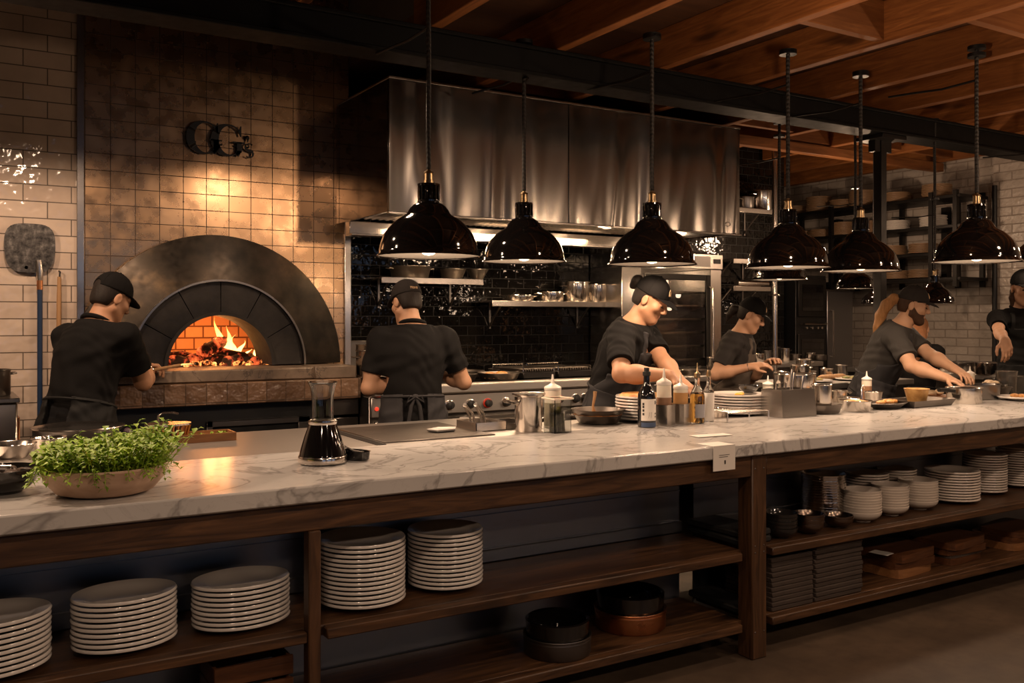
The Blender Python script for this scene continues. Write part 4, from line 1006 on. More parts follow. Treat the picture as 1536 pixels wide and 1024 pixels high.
# cast pan with stew and spoon
p = onT(897, 634); o = thing('cast_pan', 'black eight-sided cast pan of stew with a spoon standing in it', 'pan', p)
part('vessel', MB().lathe([(.001,0),(.095,0),(.105,.006),(.140,.070),(.146,.074),(.138,.072),(.10,.012),(.001,.010)], seg=10), M['iron_worn'], o)
part('contents', MB().lathe([(.001,.056),(.07,.054),(.128,.048),(.126,.044)], seg=20), M['brown sauce'], o, 'brown stew', kind='stuff')
part('handle', MB().tube([(.138,.0,.068),(.165,.0,.072),(.18,.0,.07)], [.014,.012,.013], 8), M['iron_worn'], o)
solo('tasting_spoon', MB().tube([(0,0,.05),(-.008,0,.09),(.004,0,.14),(.006,.0,.165)], [.012,.006,.008,.010], 8), M['spoon_wood'], 'short pale spoon standing up in the pan of stew', 'spoon', (p[0]-.025, p[1], p[2]))
# soy bottle
ZB = ZM
def onM(px, Y): return (atx(px, Y=Y).x, Y, ZM)
M['soy'] = plain('dark bottle glass', (.010,.010,.012), .05, coat=.5, var=0)
M['oil'] = glass('amber oil', (.85,.48,.12), .02, 1.4)
p = onM(970, 3.60); o = thing('sauce_bottle', 'dark glass sauce bottle with white label and black stopper, first of the bottle row', 'bottle', p)
bp = lambda r, h: [(.001,0),(r*.95,0),(r,.006),(r,h*.50),(r*.93,h*.57),(r*.55,h*.68),(r*.36,h*.74),(r*.34,h*.86),(r*.42,h*.865),(r*.42,h*.885),(.001,h*.885)]
part('bottle', MB().lathe(bp(.045,.295), seg=36), M['soy'], o)
part('stopper', MB().lathe([(.018,.255),(.020,.26),(.020,.275),(.013,.278),(.013,.296),(.001,.297)], seg=20), M['black_rubber'], o, 'black rubber stopper')
def arc_label(r, z0, z1, a0, a1, n=16):
    b = MB(); vs = [(r*math.cos(a0+(a1-a0)*k/n), r*math.sin(a0+(a1-a0)*k/n), z) for k in range(n+1) for z in (z0, z1)]
    b.add(vs, [(2*k, 2*k+2, 2*k+3, 2*k+1) for k in range(n)]); return b
lb = part('label', arc_label(.0456, .035, .142, -2.9, -.45), M['white_paper'], o, 'white paper label')
b = MB()
def mark(b, r, a, z, w, h): 
    b.add([(r*math.cos(a-w/2/r), r*math.sin(a-w/2/r), z), (r*math.cos(a+w/2/r), r*math.sin(a+w/2/r), z), (r*math.cos(a+w/2/r), r*math.sin(a+w/2/r), z+h), (r*math.cos(a-w/2/r), r*math.sin(a-w/2/r), z+h)], [(0,1,2,3)])
for z in (.062,.080,.098,.112): mark(b, .0461, -2.62, z, .010, .012)
for z in (.05,.066): 
    for a in (-1.18,-1.0): mark(b, .0461, a, z, .006, .008)
for k in range(5): mark(b, .0461, -1.9+.02*k, .05+.006*k, .016, .0018)
mark(b, .0461, -1.12, .115, .012, .018); part('printing', b, M['ink'], lb)
part('lower_label', arc_label(.0456, .004, .026, -2.9, -.45), plain('blue label', (.05,.08,.16), .6), o, 'blue strip at the foot')
# steel caddies with squeeze bottles
for k, (px, lab, lab2, h, sc_, f_) in enumerate(((996,'square steel caddy holding the taller squeeze bottle','tall squeeze bottle with brown sauce in a square steel caddy',.285,'sauce_brown',.135),(1021,'square steel caddy holding the shorter squeeze bottle','shorter squeeze bottle with ochre sauce in a square steel caddy',.25,'sauce_ochre',.155))):
    p = onM(px, 3.62); b = MB(); w = .041
    b.bx(-w,w,-w,-w+.002,0,.105); b.bx(-w,w,w-.002,w,0,.105); b.bx(-w,-w+.002,-w+.002,w-.002,0,.105); b.bx(w-.002,w,-w+.002,w-.002,0,.105); b.bx(-w+.002,w-.002,-w+.002,w-.002,0,.003)
    solo('bottle_caddy', b, M['steel'], lab, 'caddy', p, .35)
    squeeze(lab2, (p[0], p[1], p[2]+.0035), .037, h, sc_, f_)
p = onM(1046, 3.60); o = thing('oil_bottle', 'amber oil bottle with a metal pourer beside the steel caddies', 'bottle', p)
part('bottle', MB().lathe(bp(.038,.27), seg=32), M['glass'], o)
part('oil', MB().lathe([(.001,.005),(.0345,.005),(.0365,.010),(.0365,.13),(.034,.152),(.001,.153)], seg=32), M['oil'], o, 'amber oil')
part('label', arc_label(.0386, .03, .10, -2.6, -.6), plain('grey label', (.30,.30,.33), .5), o, 'grey label')
part('pourer', MB().lathe([(.013,.235),(.017,.24),(.016,.258),(.008,.262),(.004,.27),(.003,.31),(.001,.312)], seg=16), M['brass'], o, 'metal pourer')
p = onM(1063, 3.63); o = thing('vinegar_bottle', 'clear swing-top bottle with a tall white label, last of the bottle row', 'bottle', p)
part('bottle', MB().lathe([(.001,0),(.026,0),(.028,.005),(.028,.155),(.022,.175),(.012,.195),(.010,.235),(.013,.24),(.001,.243)], seg=24), M['glass'], o)
part('label', MB().lathe([(.0284,.004),(.0288,.006),(.0288,.150),(.0284,.152)], seg=24), M['white_paper'], o, 'tall white paper label')
part('stopper', MB().lathe([(.010,.236),(.013,.245),(.009,.268),(.001,.272)], seg=16), M['brass'], o)

# sloping steel box
p0 = onM(1182, 3.62); o = thing('cutlery_box', 'tall plain steel cutlery box standing behind the marble', 'box', (p0[0], 3.62, ZM))
w, d_, h = .135, .085, .150
b = MB(); P = [(-w,-d_),(w,-d_),(w,d_),(-w,d_)]; tt = .003
lean = .0
def wallp(a, c): b.add([(a[0],a[1],0),(c[0],c[1],0),(c[0]*.97,c[1]*.85,h),(a[0]*.97,a[1]*.85,h),(a[0]*.98,a[1]*.94,0),(c[0]*.98,c[1]*.94,0),(c[0]*.95,c[1]*.79,h),(a[0]*.95,a[1]*.79,h)], [(0,1,2,3),(5,4,7,6),(3,2,6,7),(0,4,5,1),(0,3,7,4),(1,5,6,2)])
for a, c in zip(P, P[1:]+P[:1]): wallp(a, c)
b.bx(-w*.96,w*.96,-d_*.9,d_*.9,0,.004); part('box_body', b, M['steel'], o, 'plain dull steel sides')
b = MB(); b.tube([(-w*.9,-d_*.3,h*.5),(-w*.9,-d_*.3,h*1.22),(-w*.35,-d_*.3,h*1.24),(-w*.35,-d_*.3,h*.5)], .005, 8); part('wire_handle', b, M['steel_pot'], o)
for k, (x, y, r, h_) in enumerate(((.02,.0,.004,.25),(.06,.02,.004,.23),(.10,-.01,.005,.21))):
    solo('steel_tongs' if k == 0 else 'serving_spoon', MB().tube([(0,0,.01),(.01,.01,h_*.7),(.025,.01,h_)], [r,r,r*2.2], 8), M['steel_pot'], ['steel tongs standing up in the cutlery box','long steel spoon standing in the middle of the cutlery box','short steel spoon leaning at the end of the cutlery box'][k], 'utensil', (p0[0]+x, 3.62+y, ZM+.005))
# pots behind and right of the box (on the prep table)
pot('wide steel pot behind the cutlery box', (atx(1192,Y=3.93).x, 3.93, ZT), .125, .21, 'steel_pot', 1, 0)
p = onM(1236, 3.60); trp = thing('oblong_tin', 'dark oblong tin under the steel canister', 'tin', (p[0], 3.60, ZM))
b = MB(); b.lathe([(.001,0),(.085,0),(.092,.006),(.105,.05),(.110,.053),(.102,.051),(.088,.010),(.001,.008)], seg=28, sx=1.15, sy=.75); part('tray_body', b, M['iron_worn'], trp)
pot('tall steel canister standing in the dark oblong tin', (p[0]-.02, 3.60, ZM+.0082), .055, .155, 'steel_pot', name='steel_canister', cat='canister')
pot('small glass-bright steel cup behind the steel canister', (atx(1258,Y=3.86).x, 3.86, ZT), .05, .10, 'steel_pot', 1, 0, name='steel_cup', cat='cup')
p = onM(1284, 3.58); pot('low round steel bowl of chopped food with an upright spoon', p, .088, .062, 'steel_pot', name='steel_bowl', cat='bowl', flare=.01, fill='golden food', fillz=.9)
part('saucer', MB().lathe([(.001,-.0),(.095,.0),(.10,.006),(.001,.004)], seg=28), M['steel_pot'], bpy.data.objects[-1]) if False else None
solo('serving_spoon', MB().tube([(0,0,.03),(.0,0,.10),(.012,0,.118),(.024,0,.10)], [.006,.004,.004,.004], 8), M['steel_pot'], 'hooked steel spoon standing in the low round bowl of chopped food', 'spoon', (p[0]+.05, p[1], p[2]+.03))
p = onM(1330, 3.60); o = thing('serving_tray', 'long tray of golden baked food with dark foot on the marble', 'tray', p, .1)
part('tray_body', MB().lathe([(.001,0),(.10,0),(.13,.018),(.165,.035),(.16,.038),(.12,.022),(.001,.012)], seg=32, sx=1.05, sy=.6), M['iron_worn'], o)
b = MB(); rr = random.Random(3)
for k in range(8): b.ball((-.10+.028*k, rr.uniform(-.03,.03), .034+rr.uniform(0,.008)), .024, 10, 1.3, .9, .6)
part('baked_food', b, M['golden food'], o, 'golden baked pieces')
p = onM(1385, 3.58); o = thing('sheet_tray', 'large grey sheet tray under the yellow bowl', 'tray', (p[0], 3.60, ZM), .05)
b = MB(); hw, hd = .20, .085
b.bx(-hw,hw,-hd,hd,0,.006,.002)
for s in (-1,1): b.add([(s*hw,-hd,0),(s*(hw+.025),-hd-.02,.042),(s*(hw+.025),hd+.02,.042),(s*hw,hd,0),(s*(hw-.004),-hd,.006),(s*(hw+.02),-hd-.015,.042),(s*(hw+.02),hd+.015,.042),(s*(hw-.004),hd,.006)], [(0,1,2,3),(4,7,6,5),(1,5,6,2),(0,4,5,1),(3,2,6,7)])
for s in (-1,1): b.add([(-hw,s*hd,0),(-hw-.025,s*(hd+.02),.042),(hw+.025,s*(hd+.02),.042),(hw,s*hd,0),(-hw,s*(hd-.004),.006),(-hw-.02,s*(hd+.015),.042),(hw+.02,s*(hd+.015),.042),(hw,s*(hd-.004),.006)], [(0,1,2,3),(4,7,6,5),(1,5,6,2),(0,4,5,1),(3,2,6,7)])
part('tray_body', b, M['iron_worn'], o)
solo('ceramic_bowl', MB().lathe([(.001,0),(.048,0),(.052,.005),(.072,.085),(.078,.10),(.072,.098),(.046,.01),(.001,.008)], seg=9), M['ochre bowl'], 'flared yellow ochre bowl standing on the grey sheet tray', 'bowl', (p[0]-.02, 3.61, ZM+.0065))
p = onM(1446, 3.57); pot('polished round steel pan with a flat lid at the right of the sheet tray', p, .105, .098, 'steel_pot', name='steel_pan', cat='pan')
part('lid', MB().lathe([(.001,.106),(.10,.106),(.112,.099),(.112,.094),(.001,.096)], seg=36), M['steel'], bpy.data.objects['steel_pan'])
part('handle', MB().tube([(-.10,0,.08),(-.16,.02,.088),(-.22,.03,.09)], [.012,.012,.014], 8), M['iron'], bpy.data.objects['steel_pan'], 'dark handle')
p = onM(1478, 3.66); o = thing('roasting_pan', 'deep oblong grey roasting pan behind the polished round pan', 'pan', (p[0], 3.68, ZM))
part('vessel', MB().lathe([(.001,0),(.12,0),(.128,.006),(.14,.095),(.15,.10),(.137,.098),(.12,.01),(.001,.008)], seg=32, sx=1.15, sy=.62), M['steel_dark'], o)
part('handle', ear_handle(.163, .085, -.2, .03, .03), M['steel_dark'], o)
p = onM(1530, 3.50); o = thing('serving_plate', 'white plate of golden food at the right edge of the marble', 'plate', p); part('plate', plate_mesh(.14,.028), M['porcelain'], o)
b = MB()
for k in range(7): b.ball((rr.uniform(-.07,.07), rr.uniform(-.07,.07), .026), .024, 10, 1.4, 1, .6)
part('food', b, M['golden food'], o, 'golden food')
solo('prep_tub', pot_shape(.10,.10), M['glass'], 'clear tub behind the white plate at the right edge', 'tub', (atx(1498,Y=3.98).x, 3.98, ZT))
# dressed plates in front of chefs (prep table)
def small_stack(label, px, Y, r, n, groupn, food_=None, z=ZT):
    x = atx(px, Y=Y).x
    stack('dinner_plate', 'plate', plate_mesh(r,.024), M['porcelain'], (x, Y, z), n, .016, label, groupn)
    return (x, Y, z + .016*(n-1))
q = small_stack('white plate, {} of the stack behind the bottle row', 965, 3.88, .15, 8, 'plates waiting at the pass')
o = solo('flatbread', MB().lathe([(.001,.0),(.10,.0),(.115,.012),(.10,.026),(.001,.032)], seg=24), M['golden food'], 'golden flatbread on the topmost plate before the bending person', 'bread', (q[0]-.02, q[1], q[2]+.0095))
q = small_stack('wide white plate, {} of the low stack beside the cutlery box', 1106, 3.86, .165, 7, 'plates at the second station')
solo('garnish_bowl', bowl_mesh(.06,.045), M['dark_bowl'], 'small dark bowl of garnish on the wide white plates', 'bowl', (q[0]+.10, q[1]+.01, q[2]+.021))
solo('lemon_wedges', MB().ball((0,0,.01), .018, 10, 1.6, 1, .55).ball((.04,.02,.01), .016, 10, 1.4, 1, .6), plain('yellow food', (.60,.36,.06), .4), 'yellow wedges on the wide white plates', 'food', (q[0]-.02, q[1]-.03, q[2]+.0095))
# wire rack on the table between bottles and box
b = MB()
for k in range(9): b.cyl((-.14+.035*k,-.06,.05),(-.14+.035*k,.06,.05), .003, seg=6)
b.tube([(-.15,-.07,.05),(.15,-.07,.05),(.15,.07,.05),(-.15,.07,.05)], .004, 6, closed=True)
for x in (-.15,.15):
    for y in (-.07,.07): b.cyl((x,y,0),(x,y,.05), .004, seg=6)
solo('wire_rack', b, M['steel_pot'], 'low wire cooling rack between the bottles and the cutlery box', 'rack', (atx(1108,Y=3.60).x, 3.60, ZM))

# ================================================================ left end of the prep table
p = onT(18, 686); pot('bright steel mixing bowl behind the black bowl of pods', p, .085, .055, 'steel_pot', name='mixing_bowl', cat='bowl', flare=.03)
p = onT(73, 676); pot('small steel bowl in front of the wide pan', p, .066, .055, 'steel_pot', name='steel_bowl', cat='bowl', flare=.015)
p = onT(118, 662); o = pot('wide shallow dark pan with bright rim behind the herb bowl', p, .185, .065, 'steel_dark', name='wide_pan', cat='pan', flare=.05); part('rim', MB().lathe([(.185,.062),(.192,.066),(.190,.071),(.184,.069)], seg=40), M['steel_pot'], o, 'bright rim')
p = onT(252, 662); o = thing('strainer_basket', 'ribbed clear basket with a wire handle near the oven', 'basket', p)
b = MB(); 
for k in range(26): a = 2*PI*k/26; b.tube([(.075*math.cos(a),.055*math.sin(a),.0),(.095*math.cos(a),.07*math.sin(a),.075)], .004, 6)
part('ribs', b, M['copper'], o); b = MB(); b.lathe([(.090,.070),(.099,.074),(.099,.082),(.092,.082)], seg=32, sy=.74); b.lathe([(.001,0),(.078,0),(.078,.006),(.001,.005)], seg=32, sy=.74); part('rim', b, M['steel_pot'], o)
part('handle', MB().tube([(-.035,.03,.08),(-.035,.03,.115),(-.015,.03,.125),(.03,.03,.125),(.05,.03,.118)], .005, 8), M['steel_pot'], o)
p = onT(308, 660); o = thing('herb_tray', 'shallow wooden tray of trimmed greens beside the ribbed basket', 'tray', p); b = MB(); b.bx(-.12,.12,-.07,.07,0,.006); 
for q in ((-.12,-.112,-.07,.07),(.112,.12,-.07,.07),(-.112,.112,-.07,-.062),(-.112,.112,.062,.07)): b.bx(q[0],q[1],q[2],q[3],.006,.036)
part('tray_body', b, M['board_light'], o); b = MB()
for k in range(60): leafquad(b, Vector((rr.uniform(-.1,.1), rr.uniform(-.05,.05), .02)), Vector((rr.uniform(-1,1), rr.uniform(-1,1), rr.uniform(.2,1))), .022, .006, rr)
part('greens', b, M['leaf'], o, 'trimmed greens', kind='stuff')
p = onT(205, 664); b = MB()
for k in range(14): b.ball((rr.uniform(-.045,.045), rr.uniform(-.03,.03), .03+rr.uniform(0,.025)), .016, 8)
o = thing('berry_bowl', 'small bowl of dark purple vegetables beside the ribbed basket', 'bowl', p); part('bowl', bowl_mesh(.07,.045), M['dark_bowl'], o); part('vegetables', b, plain('purple vegetable', (.05,.02,.035), .35), o, 'dark purple pieces', kind='stuff')
# griddle area: white scraper plate, bins with tongs
p = onT(664, 646, ZT+.007); solo('white_dish', MB().lathe([(.001,0),(.07,0),(.078,.004),(.082,.012),(.074,.010),(.001,.006)], seg=5, sx=1.1, sy=.75), M['porcelain'], 'small white angular dish lying on the griddle plate', 'dish', p, .3)
p = onT(722, 643); o = thing('insert_pan', 'low steel insert pan beside the griddle with tongs in it', 'pan', p); b = MB(); w, d_ = .085, .10
for q in ((-w,-w+.003,-d_,d_),(w-.003,w,-d_,d_),(-w,w,-d_,-d_+.003),(-w,w,d_-.003,d_)): b.bx(q[0],q[1],q[2],q[3],0,.042)
b.bx(-w,w,-d_,d_,0,.003); part('vessel', b, M['steel'], o)
for k, (x, lab) in enumerate(((-.03,'steel tongs leaning out of the insert pan, nearer the griddle'),(.03,'steel tongs leaning out of the insert pan, nearer the tall pot'))):
    b = MB(); b.tube([(x,.04,.02),(x-.04,.0,.075),(x-.085,-.04,.125)], [.006,.006,.009], 8); b.tube([(x+.02,.04,.02),(x-.02,.0,.08),(x-.085,-.04,.13)], [.006,.006,.009], 8); solo('steel_tongs', b, M['steel_pot'], lab, 'tongs', p, 0, 'tongs in the insert pan')
p = onT(762, 640); o = thing('insert_pan', 'empty dark insert pan between the tongs and the tall steel pot', 'pan', p); b = MB()
for q in ((-.075,-.072,-.1,.1),(.072,.075,-.1,.1),(-.072,.072,-.1,-.097),(-.072,.072,.097,.1)): b.bx(q[0],q[1],q[2],q[3],0,.03)
b.bx(-.075,.075,-.1,.1,0,.002); part('vessel', b, M['steel_dark'], o)

# ================================================================ on the range
ZR = 1.0655
p = (atx(558,Y=5.72).x, 5.72, 1.041); o = pot('tall steel stock pot with a pasta basket beside the cook at the stove', p, .105, .25, 'steel_pot', 2, 0, name='stock_pot', cat='pot')
part('basket', MB().lathe([(.10,.24),(.105,.25),(.105,.285),(.108,.29),(.102,.29)], seg=32), M['steel'], o, 'steel basket set in the pot')
solo('steel_ladle', MB().tube([(0,0,.20),(.03,.02,.33),(.07,.03,.36),(.11,.03,.35)], [.008,.006,.007,.010], 8), M['brass'], 'bent ladle handle rising from the stock pot', 'ladle', p)
def frying(label, px, Y, r, fill, a0, z=1.0656, h=.05, long=.16, group='pans on the range'):
    return pot(label, (atx(px,Y=Y).x, Y, z), r, h, 'iron_worn', 0, a0, long, 'frying_pan', 'pan', .02, group, fill, .55)
frying('black frying pan with dark greens just right of the cook at the stove', 690, 5.72, .12, 'mixed salad', 2.6)
frying('frying pan with two golden fritters on the range', 748, 5.70, .15, 'golden food', .2)
frying('frying pan with sauce close behind the cook at the stove', 700, 6.05, .13, 'brown sauce', 1.4)
frying('steel pan with folded food on the far burner', 760, 6.1, .14, 'mixed salad', 1.2)
for k, (px, Y, lab) in enumerate(((735,5.68,'golden fritter at the near side of the frying pan'),(752,5.74,'golden fritter at the far side of the frying pan'))):
    solo('fritter', MB().ball((0,0,.02), .05, 14, 1.2, .9, .45), M['golden food'], lab, 'food', (atx(px,Y=Y).x, Y, 1.082), .5, 'fritters')
solo('wooden_spatula', MB().tube([(0,0,.02),(-.02,.03,.10),(-.045,.06,.21)], [.020,.018,.009], 8), M['spoon_wood'], 'wooden spatula standing in a pan right of the cook at the stove', 'spatula', (atx(692,Y=5.74).x, 5.74, 1.10))
# pans on the wall shelves
zs = S1Z+.0005
for px, r, h, lab, mat, fl_ in ((615,.155,.085,'large dark roasting pan at the left of the pan shelf','iron_worn',.02),(678,.105,.075,'round dark pan in the middle of the pan shelf','iron_worn',.03),(716,.085,.08,'small flared steel bowl at the end of the pan shelf','steel_dark',.045)):
    pot(lab, (atx(px,Y=6.28).x, 6.28, zs), r, h, mat, 2 if r > .12 else 0, PI/2*0+.0, name='shelf_pan', cat='pan', flare=fl_, group='pans on the shelf above the stove')
zs = S2Z+.0005
for px, r, h, lab, e, nm in ((777,.125,.045,'low steel saute pan first on the pot shelf',1,'saute_pan'),(825,.11,.075,'medium steel saucepan second on the pot shelf',2,'saucepan'),(863,.115,.155,'tall steel stock pot with lid on the pot shelf',2,'stock_pot'),(894,.095,.145,'tall steel stock pot at the right end of the pot shelf',2,'stock_pot')):
    o = pot(lab, (atx(px,Y=6.28).x, 6.28, zs), r, h, 'steel_pot', e, 0, name=nm, cat='pot', group='pots on the pot shelf')
    if 'lid' in lab: part('lid', MB().lathe([(r+.006,h+.003),(r+.006,h+.008),(r*.3,h+.016),(.02,h+.018),(.001,h+.018)], seg=36), M['steel_pot'], o)

# ================================================================ left wall: peel, brush, equipment
p = at(45, 372, Y=6.17); o = thing('pizza_peel', 'worn steel pizza peel with a long navy handle hanging on the tiled wall', 'peel', (p.x, 6.165, p.z))
pts = []
for k in range(44):
    a = 2*PI*k/44; ca, sa = math.cos(a), math.sin(a); e = 3.6; q = (abs(ca)**e+abs(sa)**e)**(-1/e); pts.append((.135*ca*q*(1-.10*max(0,-sa)), .145*sa*q))
t = NT('pitted peel steel'); v = t.coords('Object'); f = t.noise(v, 26, 5, .65); c = t.ramp(f, [(.35, (.02,.019,.019)), (.55, (.085,.08,.077)), (.72, (.19,.18,.17))]); t.set(color=c, metal=.8, rough=.5); t.bump(f, .2, .003); M['peel'] = t.m
b = MB(); b.prism(pts, lambda a, c, t: (a, t, c), 0, .006); part('blade', b, M['peel'], o)
b = MB(); b.tube([(.045,.0,-.07),(.05,.0,-.14),(.052,.002,-.2)], [.018,.022,.014], 10); part('ferrule', b, M['steel'], o)
b = MB(); b.cyl((.052,.002,-.19),(.052,.002,-.245), .017, seg=10); part('grip', b, M['copper'], o)
b = MB(); b.cyl((.052,.002,-.245),(.052,.002,-1.12), .015, seg=10); part('handle', b, M['blue_handle'], o, 'navy painted handle')
b = MB(); b.cyl((-.02,.0,-.115),(-.02,.03,-.115), .01, seg=10); part('hook', b, M['iron'], o)
p = at(89, 430, Y=6.17); o = thing('oven_brush', 'pale wooden brush handle hanging on the tiled wall beside the peel', 'brush', (p.x, 6.17, p.z))
part('handle', MB().tube([(.0,0,.06),(-.002,0,-.1),(-.006,0,-.62)], [.011,.014,.012], 10), M['spoon_wood'], o); part('hook', MB().tube([(0,0,.055),(.004,0,.09),(0,.02,.095)], .005, 6), M['iron'], o)
part('brush_head', MB().box((-.006,0,-.68), (.09,.03,.12), .01), M['iron_worn'], o)
# steel equipment at the left edge
q = at(22, 590, Y=5.75); o = thing('steel_cart', 'steel cart with a copper-toned side at the left edge of the picture', 'cart', (q.x-.30, 5.75, 0))
b = MB(); b.bx(-.3,.30,-.25,.25,.35,1.06,.01); part('cabinet', b, M['steel'], o); b = MB(); b.bx(-.31,.31,-.26,.26,1.061,1.085,.004); part('top', b, M['steel_dark'], o)
b = MB(); b.bx(.301,.312,-.22,.22,.45,.98,.003); part('side_panel', b, M['copper'], o)
b = MB()
for x in (-.27,.27):
    for y in (-.22,.22): part('leg', MB().cyl((x,y,0),(x,y,.35), .02, seg=8), M['steel'], o)
pot('dark steel pot on the cart at the left edge of the picture', (q.x-.14, 5.72, 1.0855), .12, .14, 'steel_dark', 2, .4)

# ================================================================ rear right stations
def station(name, label, x0, x1, y0, y1, z, cat='counter'):
    o = thing(name, label, cat, ((x0+x1)/2, y0, 0)); c = (x0+x1)/2; D = y1-y0
    part('top', MB().bx(x0-c, x1-c, 0, D, z-.045, z, .005), M['steel_top'], o)
    part('cabinet', MB().bx(x0-c+.02, x1-c-.02, .04, D-.01, .12, z-.047, .004), M['steel_dark'], o)
    part('shelf_edge', MB().bx(x0-c+.02, x1-c-.02, .01, .038, z-.20, z-.17, .003), M['steel'], o)
    part('plinth', MB().bx(x0-c+.05, x1-c-.05, .08, D-.05, 0, .119), M['black_paint'], o)
    return o
station('island_counter', 'steel island counter with plates behind the bearded person', 5.28, 6.62, 4.66, 5.22, 1.02)
station('back_counter', 'steel back counter under the black wall, crowded with small pots', 5.95, 7.05, 5.92, 6.43, 1.10)
station('side_counter', 'steel counter along the white brick wall with lidded pots', 7.46, 7.96, 3.4, 6.0, 1.03)
def put(px, Y, Z): return (atx(px, Y=Y).x, Y, Z)
zI = 1.0205
for px, r, lab in ((1225,.12,'plate of yellow food at the near end of the island counter'),(1275,.11,'plate of browned food further along the island counter')):
    x, y, z = put(px, 4.80, zI); o = thing('serving_plate', lab, 'plate', (x,y,z), 0, 'dressed plates on the island'); part('plate', plate_mesh(r,.02), M['porcelain'], o); b = MB()
    for k in range(8): b.ball((rr.uniform(-.06,.06), rr.uniform(-.05,.05), .022), .02, 8, 1.4, 1, .6)
    part('food', b, M['mixed salad'], o, 'food on the plate')
solo('rolling_pin', MB().tube([(-.18,0,.022),(-.14,0,.022),(.14,0,.022),(.18,0,.022)], [.01,.022,.022,.01], 12), M['spoon_wood'], 'pale wooden rolling pin on the island counter', 'pin', put(1248,4.92,zI), .1)
for px, Y, r, h, lab in ((1200,4.86,.07,.13,'tall steel pot at the near end of the island counter'),(1172,4.80,.05,.09,'small steel pot beside the hands of the person with the dark ponytail'),(1205,5.08,.06,.16,'frosted steel jug at the back of the island counter')):
    pot(lab, put(px,Y,zI), r, h, 'steel_pot', 1, 0, group='pots on the island')
zB = 1.1005
for k, (px, Y, r, h, m, lab) in enumerate(((1137,6.1,.06,.08,'steel_pot','small bright pot at the left of the back counter'),(1150,6.2,.045,.10,'steel_dark','dark pot second on the back counter'),(1178,6.15,.04,.12,'steel_pot','slim bright pot in the middle of the back counter'),(1192,6.2,.05,.06,'iron_worn','low black pot on the back counter'))):
    pot(lab, put(px,Y,zB), r, h, m, 1, .3, group='pots on the back counter')
def group_pots(rows, z, grp):
    for px, Y, r, h, m, lab in rows: pot(lab, put(px,Y,z), r, h, m, 2, .4, group=grp)
group_pots(((1486,4.6,.13,.10,'steel_pot','wide steel pot with lid on the side counter before the conduit'),(1448,4.9,.11,.09,'steel_dark','dark steel pot left of the wide pot on the side counter'),(1398,5.3,.12,.09,'iron_worn','black pan on the far end of the side counter')), 1.0305, 'pots on the side counter')
x, y, z = put(1372,5.5,1.0305)
o = thing('scale', 'dark counter scale at the far end of the side counter', 'scale', (x,y,z)); part('base', MB().box((0,0,.06), (.16,.16,.12), .01), M['iron'], o); part('pan', MB().lathe([(.02,.12),(.03,.15),(.15,.19),(.15,.2),(.001,.17)], seg=24), M['iron_worn'], o)
# steel tray of salad and tubs on prep table, far right
x, y, z = put(1482,3.86,ZT); o = thing('salad_tray', 'dark dish of green leaves and pale dough behind the roasting pan', 'dish', (x,y,z)); part('tray_body', MB().lathe([(.001,0),(.12,0),(.15,.06),(.155,.065),(.145,.062),(.11,.01),(.001,.008)], seg=28), M['iron_worn'], o)
b = MB()
for k in range(50): leafquad(b, Vector((rr.uniform(-.13,-.02), rr.uniform(-.07,.07), .055)), Vector((rr.uniform(-1,1), rr.uniform(-1,1), rr.uniform(.2,.9))), .035, .014, rr)
part('leaves', b, M['leaf'], o, 'green salad leaves', kind='stuff'); b = MB()
for k in range(9): b.ball((rr.uniform(-.01,.1), rr.uniform(-.06,.06), .06+rr.uniform(0,.03)), .03, 10, 1.2, 1, .8)
part('dough', b, M['pale dough'], o, 'pale dough pieces', kind='stuff')
M['cloudy'] = glass('cloudy tub plastic', (.9,.86,.8), .18)
for k, (px, Y, r, h, lab) in enumerate(((1510,3.82,.07,.17,'tall cloudy plastic tub near the person at the right edge'),(1530,3.80,.07,.13,'short cloudy plastic tub at the edge of the picture'))):
    solo('plastic_tub', pot_shape(r,h,.004,.01), M['cloudy'], lab, 'tub', put(px,Y,ZT), 0, 'plastic tubs')
# steel pole and shelf at the end of the black wall
p = put(1162, 5.84, 0); b = MB(); b.cyl((0,0,0),(0,0,3.04), .024, seg=14); b.lathe([(.045,1.7),(.05,1.71),(.045,1.72)], seg=14); solo('steel_pole', b, M['steel_pot'], 'bright round steel pole from floor to ceiling at the end of the black wall', 'pole', p)
for z_, pa, pb, lab in ((2.52,1108,1158,'high wall shelf with steel pots just right of the hood'),(1.80,1100,1156,'low wall shelf with rolled foil between the hood and the steel pole'),(2.05,1100,1156,'narrow empty wall shelf between the hood and the steel pole')):
    wall_shelf(pa, pb, 6.15, z_, lab)
x, y, z = put(1142, 6.30, 2.5205); pot('steel pot on the high wall shelf right of the hood', (x,y,z), .11, .19, 'steel_pot', 2, 0)
x, y, z = put(1118, 6.30, 2.5205); pot('dark pot beside the steel pot on the high wall shelf', (x,y,z), .08, .12, 'steel_dark', 2, 0)
x, y, z = put(1128, 6.28, 1.8305); solo('foil_roll', MB().cyl((-.2,0,0),(.2,0,0), .03, seg=16), M['steel_pot'], 'long shiny roll lying on the low wall shelf', 'roll', (x,y,z))
